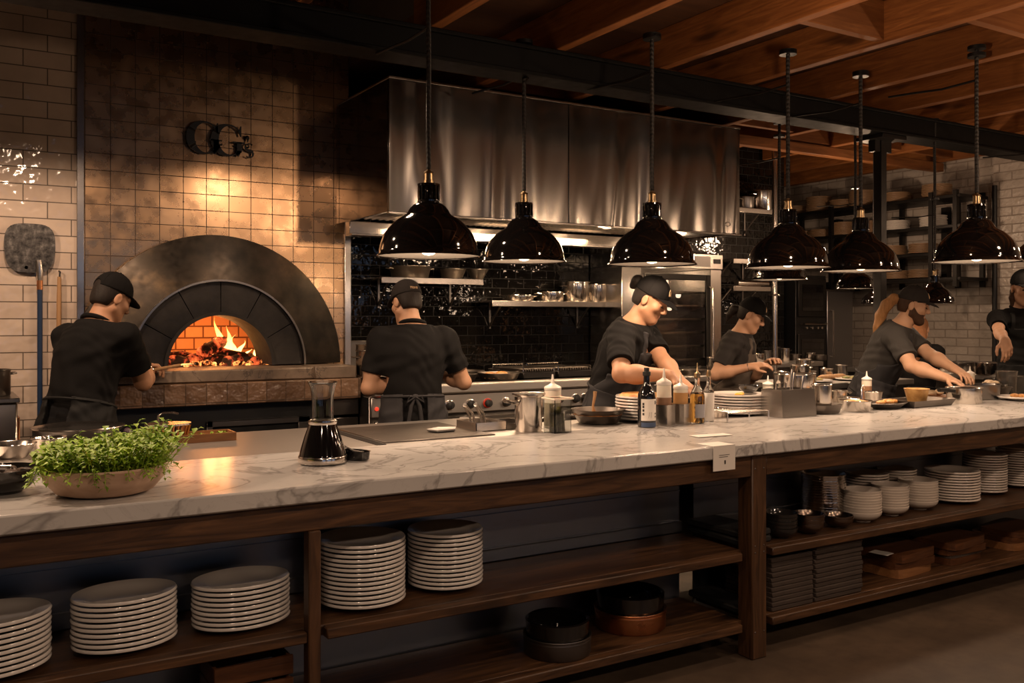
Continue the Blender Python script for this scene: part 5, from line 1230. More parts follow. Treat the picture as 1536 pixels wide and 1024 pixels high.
# ---- plate rack along the white brick wall
Ys = [5.20, 5.45, 6.07, 6.62, 7.38]; rk = thing('plate_rack', 'long dark steel wall rack stacked with brown and white plates on the brick wall', 'rack', (8.2, 5.15, 0))
for Y in (5.6,6.9): part('wall_bracket', MB().bx(.22, .30, Y-5.15-.03, Y-5.15+.03, 1.9, 2.6), M['iron'], rk)
for Y in Ys:
    for x in (8.0, 8.42): part('upright', MB().bx(x-8.2-.02, x-8.2+.02, Y-5.15-.02, Y-5.15+.02, 1.80, 2.70), M['iron'], rk)
SH = [2.66, 2.38, 2.13, 1.89]
for z in SH: part('shelf', MB().bx(-.21, .23, -.0, 2.27, z-.03, z, .003), M['iron'], rk, 'dark steel shelf')
pm = {'b': (plate_mesh(.135,.02), M['brown_plate'], 'brown'), 'w': (plate_mesh(.125,.02), M['porcelain'], 'white')}
lv = ['top','second','third','lowest']
rows = [ (0,[(1405,9,'b'),(1345,7,'b'),(1294,12,'b'),(1264,7,'b'),(1228,12,'b'),(1192,7,'b')]),
         (1,[(1400,8,'w'),(1345,7,'w'),(1300,9,'b'),(1265,10,'b'),(1232,6,'b'),(1205,6,'b')]),
         (2,[(1385,7,'b'),(1340,7,'b')]),
         (3,[(1385,6,'b'),(1345,6,'b')]) ]
pos = ['nearest us','second along','third along','fourth along','fifth along','at the far end']
for li, lst in rows:
    for k, (px, n, kind) in enumerate(lst):
        mb, mat, cn = pm[kind]; p = atx(px, X=8.16)
        stack('stoneware_plate' if kind == 'b' else 'dinner_plate', 'plate', mb, mat, (8.16, p.y, SH[li]+.0005), n, .0135, cn + ' plate, {} of stack ' + pos[k] + ', ' + lv[li] + ' rack shelf', cn + ' plates on the rack', 0, .004)

# ---- small clutter of the working line
station('steel_cart', 'low steel cart with pans in front of the combi oven', 4.78, 5.60, 5.58, 5.92, 1.04, 'cart')  # combi_cart
zC = 1.0405
pot('shallow steel pan at the left of the low cart before the combi oven', put(1000,5.74,zC), .12, .05, 'steel_pot', 1, 0, name='shallow_pan', cat='pan')
pot('dark shallow pan in the middle of the low cart before the combi oven', put(1040,5.72,zC), .11, .045, 'iron_worn', 0, .6, .14, name='shallow_pan', cat='pan')
pot('slim steel canister at the right of the low cart before the combi oven', put(1068,5.72,zC), .045, .14, 'steel_pot', name='steel_canister', cat='canister')
for px, Y, z, r, h, lab in ((1053,3.95,ZT,.06,.055,'small steel bowl behind the swing-top bottle'),(1078,3.80,ZT,.055,.05,'small steel bowl before the low stack of wide plates'),(1222,3.82,ZT,.055,.12,'steel canister between the cutlery box and the tall canister'),(1272,3.80,ZT,.07,.06,'steel bowl behind the low round bowl of chopped food'),(1310,3.84,ZT,.055,.08,'steel cup behind the tray of baked food'),(1462,3.92,ZT,.10,.07,'wide steel bowl behind the roasting pan')):
    pot(lab, put(px,Y,z), r, h, 'steel_pot', name='small_bowl', cat='bowl', flare=.012, group='small steel bowls on the prep table')
for k, (px, Y, lab, sc2) in enumerate(((1300,4.00,'white-capped squeeze bottle beside the bearded person, nearer the cutlery box','sauce_brown'),(1455,4.03,'white-capped squeeze bottle behind the polished round pan','sauce_ochre'),(1152,4.0,'white-capped squeeze bottle behind the cutlery box','sauce_grey'))):
    squeeze(lab, put(px,Y,ZT), .032, .20, sc2, .10)
for k, (px, Y, r, h, m, lab) in enumerate(((1215,6.2,.05,.07,'steel_pot','round bright tin on the back counter, fifth from the left'),(1230,6.1,.06,.05,'iron_worn','black dish on the back counter, sixth from the left'),(1162,6.25,.05,.13,'steel_dark','tall dark canister on the back counter'))):
    pot(lab, put(px,Y,zB), r, h, m, group='pots on the back counter')
for px, Y, r, h, m, lab in ((1240,5.05,.05,.08,'steel_pot','small steel pot behind the plate of yellow food on the island'),(1262,5.08,.045,.10,'steel_dark','dark steel cup at the far corner of the island counter'),(1215,5.1,.05,.06,'iron_worn','black dish at the back of the island counter')):
    pot(lab, put(px,Y,zI), r, h, m, group='pots on the island')
for px, Y, r, h, m, lab in ((1420,5.05,.08,.06,'steel_pot','shallow bright pan in the middle of the side counter'),(1385,5.2,.06,.14,'iron','black jug on the side counter beyond the bearded person')):
    pot(lab, put(px,Y,1.0305), r, h, m, 1, .2, group='pots on the side counter')
# flat bread on boards and a cloth on the marble's far side
solo('cutting_board', MB().box((0,0,.009), (.26,.17,.018), .004), M['board_light'], 'pale wooden board with rolls behind the yellow bowl', 'board', put(1405,3.90,ZT), .1)
for k, (dx, lab) in enumerate(((-.06,'pale roll at the left of the pale board'),(.04,'pale roll at the right of the pale board'))):
    p = put(1405,3.90,ZT); solo('bread_roll', MB().ball((0,0,.022), .035, 14, 1.25, .9, .62), M['pale dough'], lab, 'bread', (p[0]+dx, p[1]+.01*k, p[2]+.0185), .3*k)
# ================================================================ people: bodies grown as one surface from a distance field
A3 = lambda v: np.array((v[0], v[1], v[2]), dtype=np.float32)
class Field:
    def __init__(s): s.p = []      # (kind, args, k)
    def cap(s, a, b, ra, rb=None, k=.02, n=None, sq=1.0): s.p.append(('cap', (A3(a), A3(b), ra, ra if rb is None else rb, None if n is None else A3(n), sq), k)); return s
    def ell(s, c, axes, r, k=.02): s.p.append(('ell', (A3(c), [A3(x) for x in axes], r), k)); return s
    def sub(s, c, axes, r, k=.008): s.p.append(('sub', (A3(c), [A3(x) for x in axes], r), k)); return s
    def grid(s, h, extra=None, clip=None, wr=0.0, seed=0):
        lo = np.full(3, 1e9); hi = -lo
        for kd, a, k in s.p:
            if kd == 'cap':
                m = max(a[2], a[3]) / min(1, max(a[5], .3)) if a[5] > 1 else max(a[2], a[3])
                m = m*max(1, a[5])
                for q in (a[0], a[1]): lo = np.minimum(lo, q-m); hi = np.maximum(hi, q+m)
            elif kd == 'ell':
                m = max(a[2]); lo = np.minimum(lo, a[0]-m); hi = np.maximum(hi, a[0]+m)
        lo -= 4*h; hi += 4*h; n = np.ceil((hi-lo)/h).astype(int)+1
        ax = [lo[i] + h*np.arange(n[i]) for i in range(3)]
        D = np.full(n, 1.0, dtype=np.float32)
        for kd, a, k in s.p:
            if kd == 'cap':
                m = max(a[2], a[3])*max(1, a[5]) + k + 3*h; l = np.minimum(a[0], a[1])-m; u = np.maximum(a[0], a[1])+m
            else: m = max(a[2])+k+3*h; l = a[0]-m; u = a[0]+m
            i0 = np.maximum(0, np.floor((l-lo)/h).astype(int)); i1 = np.minimum(n, np.ceil((u-lo)/h).astype(int)+1)
            if (i1 <= i0).any(): continue
            X = ax[0][i0[0]:i1[0], None, None].astype(np.float32); Y = ax[1][None, i0[1]:i1[1], None].astype(np.float32); Z = ax[2][None, None, i0[2]:i1[2]].astype(np.float32)
            if kd == 'cap':
                p, q, ra, rb, nn, sq = a; d = q-p; L2 = float(d@d) + 1e-12
                dx, dy, dz = X-p[0], Y-p[1], Z-p[2]
                t = np.clip((dx*d[0]+dy*d[1]+dz*d[2])/L2, 0, 1)
                vx, vy, vz = dx-t*d[0], dy-t*d[1], dz-t*d[2]
                if nn is not None:
                    w = (vx*nn[0]+vy*nn[1]+vz*nn[2])*(1/sq-1); vx = vx+w*nn[0]; vy = vy+w*nn[1]; vz = vz+w*nn[2]
                f = np.sqrt(vx*vx+vy*vy+vz*vz) - (ra+(rb-ra)*t)
                if sq < 1: f = f*(.5+.5*sq)
            else:
                c, axes, r = a; dx, dy, dz = X-c[0], Y-c[1], Z-c[2]; k0 = 0; k1 = 0
                for e, rr in zip(axes, r):
                    w = (dx*e[0]+dy*e[1]+dz*e[2])/rr; k0 = k0+w*w; k1 = k1+(w/rr)**2
                k0 = np.sqrt(k0); f = k0*(k0-1)/np.maximum(np.sqrt(k1), 1e-6)
            V = D[i0[0]:i1[0], i0[1]:i1[1], i0[2]:i1[2]]
            if kd == 'sub':
                hh = np.maximum(k-np.abs(-f-V), 0)/k; V[...] = np.maximum(V, -f) + hh*hh*k*.25
            else:
                hh = np.maximum(k-np.abs(f-V), 0)/k; V[...] = np.minimum(V, f) - hh*hh*k*.25
        G = (ax[0][:,None,None].astype(np.float32), ax[1][None,:,None].astype(np.float32), ax[2][None,None,:].astype(np.float32))
        if wr:
            x, y, z = G
            w1 = np.sin(34*x+9*np.sin(11*z+seed)+17*z)+np.sin(-29*y+24*z+6*np.sin(13*x+seed*2)); w2 = np.sin(61*z+7*np.sin(19*x+15*y+seed)) 
            D = D + wr*(.55*w1+.35*w2).astype(np.float32)
        if clip is not None: D = np.maximum(D, clip(*G).astype(np.float32))
        return D, lo, h
def nets(D, lo, h):
    S = D < 0; n = D.shape
    c = np.zeros(tuple(k-1 for k in n), dtype=np.int8)
    for i in (0,1):
        for j in (0,1):
            for k in (0,1): c += S[i:n[0]-1+i, j:n[1]-1+j, k:n[2]-1+k]
    act = (c > 0) & (c < 8); idx = np.argwhere(act); N = len(idx)
    vid = np.full(act.shape, -1, dtype=np.int64); vid[act] = np.arange(N)
    acc = np.zeros((N,3)); cnt = np.zeros(N)
    corners = [(i,j,k) for i in (0,1) for j in (0,1) for k in (0,1)]
    val = {cc: D[idx[:,0]+cc[0], idx[:,1]+cc[1], idx[:,2]+cc[2]] for cc in corners}
    for a in corners:
        for axx in range(3):
            if a[axx] == 0:
                b = list(a); b[axx] = 1; b = tuple(b); va, vb = val[a], val[b]; m = (va < 0) != (vb < 0)
                t = np.where(m, va/np.where(m, va-vb, 1), 0); P = np.array(a)[None,:]*np.ones((N,1)); P[:,axx] = t
                acc[m] += P[m]; cnt[m] += 1
    V = lo + h*(idx + acc/np.maximum(cnt,1)[:,None])
    F = []
    for axx in range(3):
        o1, o2 = [(1,2),(2,0),(0,1)][axx]
        sl0 = [slice(1,-1)]*3; sl0[axx] = slice(0,-1); sl1 = list(sl0); sl1[axx] = slice(1,None)
        a = S[tuple(sl0)]; b = S[tuple(sl1)]
        for flip in (False, True):
            e = np.argwhere((a & ~b) if not flip else (~a & b))
            if not len(e): continue
            base = e + 1; base[:,axx] -= 1
            def at_(d1, d2):
                q = base.copy(); q[:,o1] -= d1; q[:,o2] -= d2; return vid[q[:,0],q[:,1],q[:,2]]
            quad = np.stack([at_(1,1), at_(0,1), at_(0,0), at_(1,0)], 1)
            F.append(quad if not flip else quad[:, ::-1])
    return V, np.concatenate(F) if F else np.zeros((0,4),int)
def relax(V, F, it=2, lam=.5):
    e = np.concatenate([F[:,[0,1]],F[:,[1,2]],F[:,[2,3]],F[:,[3,0]]])
    for _ in range(it):
        s = np.zeros_like(V); c = np.zeros(len(V)); np.add.at(s, e[:,0], V[e[:,1]]); np.add.at(c, e[:,0], 1); np.add.at(s, e[:,1], V[e[:,0]]); np.add.at(c, e[:,1], 1)
        V = V*(1-lam) + lam*s/np.maximum(c,1)[:,None]
    return V
def field_mesh(name, F, h, mat, clip=None, wr=0.0, seed=0, it=1):
    D, lo, hh = F.grid(h, clip=clip, wr=wr, seed=seed); V, Q = nets(D, lo, hh); V = relax(V, Q, it)
    me = bpy.data.meshes.new(name); me.vertices.add(len(V)); me.vertices.foreach_set('co', V.astype(np.float32).ravel())
    me.loops.add(len(Q)*4); me.loops.foreach_set('vertex_index', Q.ravel().astype(np.int32)); me.polygons.add(len(Q))
    me.polygons.foreach_set('loop_start', (np.arange(len(Q))*4).astype(np.int32)); me.polygons.foreach_set('use_smooth', [True]*len(Q))
    me.update(calc_edges=True); me.validate()
    me.materials.append(mat); return me

def skin_mat(name, c):
    t = NT(name); v = t.coords('Object'); f = t.noise(v, 14, 4); g = t.noise(v, 90, 3)
    t.set(color=t.mixc(f, tuple(x*.86 for x in c), c), rough=.6, sss=.02); t.bump(g, .08, .002); return t.m
def cloth_mat(name, c, rough=.85):
    t = NT(name); v = t.coords('Object'); f = t.noise(v, 6, 4); g = t.noise(v, 260, 2)
    t.set(color=t.mixc(f, tuple(x*.75 for x in c), tuple(x*1.2 for x in c)), rough=rough, spec=.12)
    n1 = t.bump(t.noise(t.coords('Object', (1,1,.5)), 9, 3, .5, .6), .35, .02); t.bump(g, .12, .002, n1); return t.m
def hair_mat(name, c):
    t = NT(name); v = t.coords('Object', (1,1,.15)); f = t.noise(v, 90, 4, .6); t.set(color=t.mixc(f, tuple(x*.45 for x in c), tuple(min(1,x*1.5) for x in c)), rough=.6, spec=.2); t.bump(f, .5, .006); return t.m
SK = [skin_mat('warm tan skin', (.40,.205,.115)), skin_mat('light brown skin', (.43,.235,.14)), skin_mat('olive skin', (.46,.265,.165))]
CL_BLACK = cloth_mat('black cotton', (.0065,.006,.006)); CL_CHAR = cloth_mat('charcoal cotton', (.024,.021,.020)); CL_GREY = cloth_mat('washed charcoal cotton', (.036,.033,.031))
AP_BLACK = cloth_mat('black waxed apron', (.012,.012,.012), .6); AP_GREY = cloth_mat('charcoal apron', (.030,.029,.031), .7); AP_WARM = cloth_mat('grey brown apron', (.085,.068,.055), .8)
TR_BLACK = cloth_mat('black trousers', (.012,.012,.013)); CAPM = cloth_mat('black cap cotton', (.0055,.005,.005)); CAPG = cloth_mat('faded black cap cotton', (.022,.019,.018))
HR_BLACK = hair_mat('black hair', (.014,.010,.008)); HR_BROWN = hair_mat('dark brown hair', (.045,.022,.012)); HR_GOLD = hair_mat('light brown hair', (.30,.15,.06)); HR_RED = hair_mat('auburn hair', (.20,.085,.035))
LIP = plain('lips', (.40,.16,.11), .45); EYE = plain('eye', (.03,.02,.015), .2, var=0); BROW = HR_BLACK; SHOE = plain('black shoe leather', (.012,.012,.012), .5)

def unit(v): return v / max(1e-9, np.linalg.norm(v))
def ik(S, T, l1, l2, hint):
    d = T-S; L_ = np.linalg.norm(d); L_ = min(L_, (l1+l2)*.995); dn = unit(d); T = S+dn*L_
    a = (l1*l1-l2*l2+L_*L_)/(2*L_); hh = math.sqrt(max(0, l1*l1-a*a)); hv = hint - dn*(hint@dn); hv = unit(hv)
    return S+dn*a+hv*hh, T
def person(label, base, yaw, H=1.75, lean=8, leanside=0, twist=0, head_yaw=0, head_pitch=20, head_roll=0, hands=(None,None), elbows=((-1,-.5,-1),(1,-.5,-1)), palm=((0,0,-1),(0,0,-1)), curl=(35,35),
           fdir=(None,None), shirt=CL_BLACK, skin=0, cap=CAPM, cap_mark=None, bib=None, waist=None, hair=HR_BLACK, tail=None, beard=False, hem=.56, collar=True, build=1.0, wr=.0042, sleeve_len=.56, capback=False, watch=None, seed=0, headgear=True, tie=False):
    s = H/1.75; ya = math.radians(yaw); base = np.array(base, float)
    F0 = np.array((math.sin(ya), math.cos(ya), 0)); R0 = np.array((math.cos(ya), -math.sin(ya), 0)); U0 = np.array((0,0,1.0))
    root = thing('person', label, 'person', tuple(base))
    la = math.radians(lean); ls = math.radians(leanside); tw = math.radians(twist)
    U = unit(U0*math.cos(la) + F0*math.sin(la) + R0*math.sin(ls)); Ft = F0*math.cos(tw)+R0*math.sin(tw); Rt = unit(np.cross(Ft, U)); Ft = np.cross(U, Rt)
    P = U0*.95*s - F0*.25*math.sin(la)*s; Wm = P + U*.18*s; C = P + U*.36*s; N = P + U*.525*s
    Fh_ = F0*math.cos(tw+math.radians(head_yaw)) + R0*math.sin(tw+math.radians(head_yaw)); hp = math.radians(head_pitch)
    Fh = unit(Fh_*math.cos(hp) - U0*math.sin(hp)); Rh = unit(np.cross(Fh, U0)); Uh = np.cross(Rh, Fh)
    hr = math.radians(head_roll); Rh, Uh = Rh*math.cos(hr)+Uh*math.sin(hr), Uh*math.cos(hr)-Rh*math.sin(hr)
    hs = s*.98
    nk = unit(U*.75 + U0*.25 + Fh_*.25); Hc = N + nk*.085*s + Uh*.085*hs + Fh*.020*hs
    bw = build; Sh = {}
    hx = lambda a, b, c: Hc + (Rh*a + Fh*b + Uh*c)*hs
    sides = (-1, 1); El = {}; Wr = {}; HF = {}
    for i, sd in enumerate(sides):
        S = P + U*.475*s + Rt*sd*.185*s*bw
        tgt = hands[i]
        if tgt is None: T = S - U0*.52*s + F0*.05
        else: T = np.array(tgt, float) - base
        l1, l2 = .295*s, .262*s
        dxy = T-S
        if np.linalg.norm(dxy) > .30*s: S = S + unit(dxy)*.02*s
        hint = Rt*elbows[i][0] + F0*elbows[i][1] + U0*elbows[i][2]
        E, T = ik(S, T, l1, l2, hint); Sh[sd], El[sd], Wr[sd] = S, E, T
        f = unit(T-E) if fdir[i] is None else unit(np.array(fdir[i], float)); HF[sd] = f
    # ---------------- body
    B = Field()
    B.cap(P-U*.02*s, Wm, .135*s*bw, .125*s*bw, .05, Ft, .78); B.cap(Wm, C, .125*s*bw, .155*s*bw, .06, Ft, .74); B.cap(C, N-U*.08*s, .15*s*bw, .12*s*bw, .06, Ft, .7)
    B.cap(Sh[-1]-U*.015*s, Sh[1]-U*.015*s, .055*s, .055*s, .06)
    B.cap(N-U*.03*s, Hc - Uh*.06*hs - Fh*.012*hs, .064*s*bw**.5, .055*s*bw**.5, .03)
    for sd in sides:
        hip = P + R0*sd*.09*s - U0*.03*s; foot = U0*.09*s + R0*sd*.11*s - F0*.02; knee = (hip+foot)/2 + F0*.02*s
        B.cap(hip, knee, .082*s, .055*s, .05); B.cap(knee, foot, .053*s, .038*s, .02); B.ell((knee+foot)/2+U0*.09*s-F0*.02, (R0,F0,U0), (.045*s,.05*s,.12*s), .03); B.cap(foot-U0*.045*s-F0*.03, foot-U0*.055*s+F0*.13*s, .038*s, .03*s, .02)
        S, E, T = Sh[sd], El[sd], Wr[sd]
        B.cap(S, E, .054*s*bw, .041*s*bw, .03); ud = unit(E-S); v1 = unit(np.cross(ud, U0*.7+F0*.3+R0*.1)); v2 = np.cross(ud, v1); B.ell(S+(E-S)*.45, (ud, v1, v2), (.11*s,.05*s*bw,.05*s*bw), .03)
        fa = unit(T-E); nn = unit(np.cross(fa, U0)+1e-4)
        B.cap(E, E+(T-E)*.35, .040*s*bw, .045*s*bw, .02); B.cap(E+(T-E)*.3, T, .044*s*bw, .0275*s, .025)
        # hand
        f = HF[sd]; i = 0 if sd < 0 else 1; pn = np.array(palm[i], float); pn = unit(pn - f*(pn@f)); th = unit(np.cross(pn, f)) * (1 if sd > 0 else -1)
        # th: towards the thumb
        K0 = T + f*.012*s
        B.cap(T-fa*.02, K0+f*.02, .025*s, .026*s, .02, pn, .8)
        cu = math.radians(curl[i])
        for q, (off, ln, rr_) in enumerate(((.030,.078,.0098),(.0105,.082,.0100),(-.0095,.079,.0096),(-.029,.068,.0084))):
            kn = K0 + f*(.078-.004*q*(q-1))*s + th*off*s; B.cap(K0+th*off*.7*s, kn, .0155*s, .0115*s, .014, pn, .85)
            d = f*math.cos(cu*.5)+pn*math.sin(cu*.5)+th*off*1.6; d = unit(d); p0 = kn; a_ = cu*.55+q*.05
            for seg_, (frac, rk) in enumerate(((.46,1),(.30,.92),(.24,.82))):
                p1 = p0 + d*ln*frac*s; B.cap(p0, p1, rr_*rk*s, rr_*(rk-.08)*s, .004 if seg_ else .006); p0 = p1
                d = unit(d*math.cos(a_)+ (pn - d*(pn@d))*math.sin(a_))
        t0 = K0 + f*.015*s + th*.022*s; t1 = t0 + unit(th*.75+f*.6+pn*.35)*.040*s; t2 = t1 + unit(th*.25+f*.9+pn*.45)*.032*s; t3 = t2 + unit(f*.9+pn*.55-th*.1)*.024*s
        B.cap(t0, t1, .0155*s, .0125*s, .012); B.cap(t1, t2, .0118*s, .0105*s, .005); B.cap(t2, t3, .0102*s, .0085*s, .004)
    # head
    ax = (Rh, Fh, Uh)
    B.ell(hx(0,-.012,.032), ax, (.076*hs,.096*hs,.090*hs), .02); B.ell(hx(0,.030,-.040), ax, (.060*hs,.064*hs,.083*hs), .03); B.ell(hx(0,.066,-.102), ax, (.024*hs,.020*hs,.018*hs), .03)
    for sd in sides:
        B.cap(hx(sd*.056,.005,-.060), hx(sd*.018,.070,-.104), .019*hs, .016*hs, .03); B.ell(hx(sd*.044,.062,-.022), ax, (.022*hs,.022*hs,.020*hs), .025)
        B.cap(hx(sd*.014,.088,.026), hx(sd*.045,.072,.026), .011*hs, .010*hs, .012)
        B.ell(hx(sd*.079,-.008,-.008), (unit(Rh*1-Fh*sd*.35), unit(Fh+Rh*sd*.35), Uh), (.010*hs,.021*hs,.033*hs), .006)
        B.sub(hx(sd*.030,.100,.004), ax, (.017*hs,.016*hs,.011*hs), .012); B.ell(hx(sd*.031,.078,.004), ax, (.015*hs,.0125*hs,.0125*hs), .003)
        B.sub(hx(sd*.092,-.004,-.006), ax, (.006*hs,.010*hs,.017*hs), .006)
        B.ell(hx(sd*.011,.103,-.034), ax, (.009*hs,.010*hs,.008*hs), .006)
    B.cap(hx(0,.091,.016), hx(0,.112,-.026), .0085*hs, .0125*hs, .012)
    B.cap(hx(-.017,.083,-.060), hx(.017,.083,-.060), .0085*hs, .0085*hs, .008); B.cap(hx(-.014,.083,-.073), hx(.014,.083,-.073), .0085*hs, .0085*hs, .008)
    B.sub(hx(0,.104,-.0665), ax, (.024*hs,.012*hs,.0022*hs), .004)
    o = link('body', field_mesh('body', B, .0045, SK[skin], it=1), root); o['label'] = 'skin of face, neck, arms and hands'
    # small face parts
    b = MB()
    for sd in sides: b.ball((0,0,0), .0065*hs, 10, M=Matrix(((*(Rh*1.6),0),(*Fh,0),(*(Uh*.45),0),(0,0,0,1))).transposed().to_4x4() if False else Matrix.Translation(hx(sd*.031,.0885,.001)) @ Matrix([[*(Rh*2.2)],[*(Fh*.7)],[*(Uh*.62)]]).transposed().to_4x4())
    for sd in sides: b.tube([hx(sd*.015,.094,-.001), hx(sd*.024,.0965,-.0045), hx(sd*.036,.0935,-.0045), hx(sd*.047,.083,.000)], [.0014*hs,.0024*hs,.0026*hs,.0014*hs], 6)
    part('eyes', b, EYE, root, 'dark lowered eyes and lashes')
    b = MB()
    for sd in sides: b.tube([hx(sd*.013,.100,.025), hx(sd*.030,.096,.031), hx(sd*.048,.080,.027)], [.0038*hs,.0052*hs,.0026*hs], 8)
    part('eyebrows', b, BROW, root)
    b = MB(); b.tube([hx(-.020,.0865,-.0665), hx(-.007,.0935,-.0635), hx(.007,.0935,-.0635), hx(.020,.0865,-.0665)], [.002*hs,.0045*hs,.0045*hs,.002*hs], 8); b.tube([hx(-.018,.0865,-.069), hx(0,.0925,-.0735), hx(.018,.0865,-.069)], [.002*hs,.0055*hs,.002*hs], 8)
    part('lips', b, LIP, root)
    loc = lambda x, y, z: ((x-Hc[0])*Rh[0]+(y-Hc[1])*Rh[1]+(z-Hc[2])*Rh[2], (x-Hc[0])*Fh[0]+(y-Hc[1])*Fh[1]+(z-Hc[2])*Fh[2], (x-Hc[0])*Uh[0]+(y-Hc[1])*Uh[1]+(z-Hc[2])*Uh[2])
    # hair
    Hf = Field(); Hf.ell(hx(0,-.014,.032), ax, (.082*hs,.100*hs,.095*hs), .01); Hf.ell(hx(0,-.050,-.03), ax, (.066*hs,.052*hs,.06*hs), .03)
    def hclip(x, y, z):
        a, b_, c = loc(x,y,z); a, b_, c = a/hs, b_/hs, c/hs
        line = np.where(b_ > -.03, .022-(b_ < .03)*0+ np.clip((b_-.0)*3.0, -.04, .09), -.062)      # hair edge rises towards the temple
        return np.maximum(line - c, c-.125)*.5*hs
    o = link('hair', field_mesh('hair', Hf, .0045, hair, hclip), root)
    if tail:
        T_ = Field(); pts = [hx(*q[:3]) for q in tail]
        for (p0, p1, q0, q1) in zip(pts[:-1], pts[1:], tail[:-1], tail[1:]): T_.cap(p0, p1, q0[3]*hs, q1[3]*hs, .012)
        link('ponytail', field_mesh('ponytail', T_, .005, hair, wr=.002, seed=seed), root)
    if beard:
        Bd = Field(); Bd.ell(hx(0,.030,-.042), ax, (.0635*hs,.068*hs,.088*hs), .02); Bd.ell(hx(0,.068,-.104), ax, (.029*hs,.024*hs,.023*hs), .03)
        for sd in sides: Bd.cap(hx(sd*.058,.003,-.060), hx(sd*.018,.071,-.106), .021*hs, .019*hs, .03); Bd.cap(hx(sd*.067,.004,-.01), hx(sd*.060,.004,-.06), .012*hs, .018*hs, .02)
        def bclip(x, y, z):
            a, b_, c = loc(x,y,z); a, b_, c = np.abs(a)/hs, b_/hs, c/hs
            edge = np.clip(-.052 + (.055-b_)*.9, -.052, .01); mouth = ((a/.025)**2+((c+.066)/.014)**2) - 1
            return np.maximum(np.maximum(c-edge, -(mouth*.012)*(b_ > .05) - 1*(b_ <= .05)), -.014-b_)*hs*.7
        o = link('beard', field_mesh('beard', Bd, .004, hair, bclip), root); o['label'] = 'short dark beard'
    # cap
    if headgear:
        Cf = Field(); Cf.ell(hx(0,-.010,.040), ax, (.0885*hs,.1075*hs,.104*hs), .01)
        def cclip(x, y, z):
            a, b_, c = loc(x,y,z); a, b_, c = a/hs, b_/hs, c/hs
            r = (.030+.012*np.clip(b_,-.2,.0)+.09*np.clip(b_,0,.12)) - c
            if capback: r = np.maximum(r, -(np.sqrt(a*a+(c-.03)**2)-.030)*(b_ < -.05) - 1*(b_ >= -.05))
            return r*hs
        o = link('cap', field_mesh('cap', Cf, .0045, cap, cclip), root); cap_o = o; o['label'] = 'dark baseball cap'
        nb = 12; b = MB(); vs = []
        for k in range(nb+1):
            for j in range(7):
                a = -1.25+2.5*k/nb; q = j/6
                x = .083*math.sin(a); y0 = -.01+.1035*math.cos(a)*1.0; y = y0 + q*.075*(math.cos(a*1.05)**.8 if math.cos(a*1.05) > 0 else 0); z = .040 + .008*math.cos(a) - 2.1*x*x - .30*(y-.09)*q
                vs.append(hx(x*(1+.02*q), y, z))
        m = len(vs); th_ = Uh*.004*hs; vs += [v - th_ for v in vs]; fs = []
        for k in range(nb):
            for j in range(6): i0 = k*7+j; fs += [(i0,i0+1,i0+8,i0+7), (m+i0,m+i0+7,m+i0+8,m+i0+1)]
        for k in range(nb): fs += [(k*7,(k+1)*7,m+(k+1)*7,m+k*7), (k*7+6,m+k*7+6,m+(k+1)*7+6,(k+1)*7+6)]
        for j in range(6): fs += [(j,m+j,m+j+1,j+1), (nb*7+j,nb*7+j+1,m+nb*7+j+1,m+nb*7+j)]
        b.add(vs, fs); part('brim', b, cap, cap_o)
        b = MB(); b.ball(hx(0,-.010,.145), .007*hs, 10); part('button', b, cap, cap_o)
        b = MB()
        for k in range(6):
            a = PI/6+PI*k/3 if True else 0; pts = []
            for j in range(9):
                e = math.radians(4+82*j/8); pts.append(hx(.0888*math.sin(a)*math.cos(e), -.010+.1079*math.cos(a)*math.cos(e), .040+.1044*math.sin(e)))
            b.tube(pts, .0013*hs, 5)
        part('seam', b, cap, cap_o)
        if cap_mark == 'front':
            b = MB()
            def onc(u, v): a = u/.1; e = v/.1; return hx(.0892*math.sin(a)*math.cos(e), -.010+.1083*math.cos(a)*math.cos(e), .040+.1048*math.sin(e))
            b.tube([onc(-.018,.030),onc(-.019,.052),onc(0,.066),onc(.019,.052),onc(.018,.030)], .0022*hs, 6); b.tube([onc(-.018,.030),onc(.018,.030)], .0022*hs, 6); b.tube([onc(-.007,.034),onc(0,.050),onc(.007,.034)], .0025*hs, 6)
            part('emblem', b, M['cap_gold'], cap_o, 'small tan embroidered emblem')
        if cap_mark == 'back':
            b = MB()
            def onb(u, v): a = PI + u/.1; e = v/.1; return hx(.0892*math.sin(a)*math.cos(e), -.010+.1083*math.cos(a)*math.cos(e), .040+.1048*math.sin(e))
            for u, strokes in ((.036,[((0,.0),(0,.016)),((0,.016),(.005,.008)),((.005,.008),(.010,.016)),((.010,.016),(.010,0))]),(.021,[((0,0),(.0,.011)),((0,.011),(.008,.011)),((.008,.011),(.008,0)),((.008,0),(0,0))]),(.009,[((0,0),(0,.011)),((0,.009),(.006,.011))]),(-.001,[((0,0),(.0,.011)),((0,.011),(.008,.011)),((.008,.011),(.008,0))]),(-.013,[((0,.016),(0,0)),((-.004,.011),(.005,.011))])):
                for (p0, p1) in strokes: b.tube([onb(-(.0-u)-p0[0]*1.15-.004 if False else u-p0[0], .006+p0[1]), onb(u-p1[0], .006+p1[1])], .0013*hs, 5)
            part('lettering', b, M['cap_gold'], cap_o, 'small tan embroidered lettering on the back')
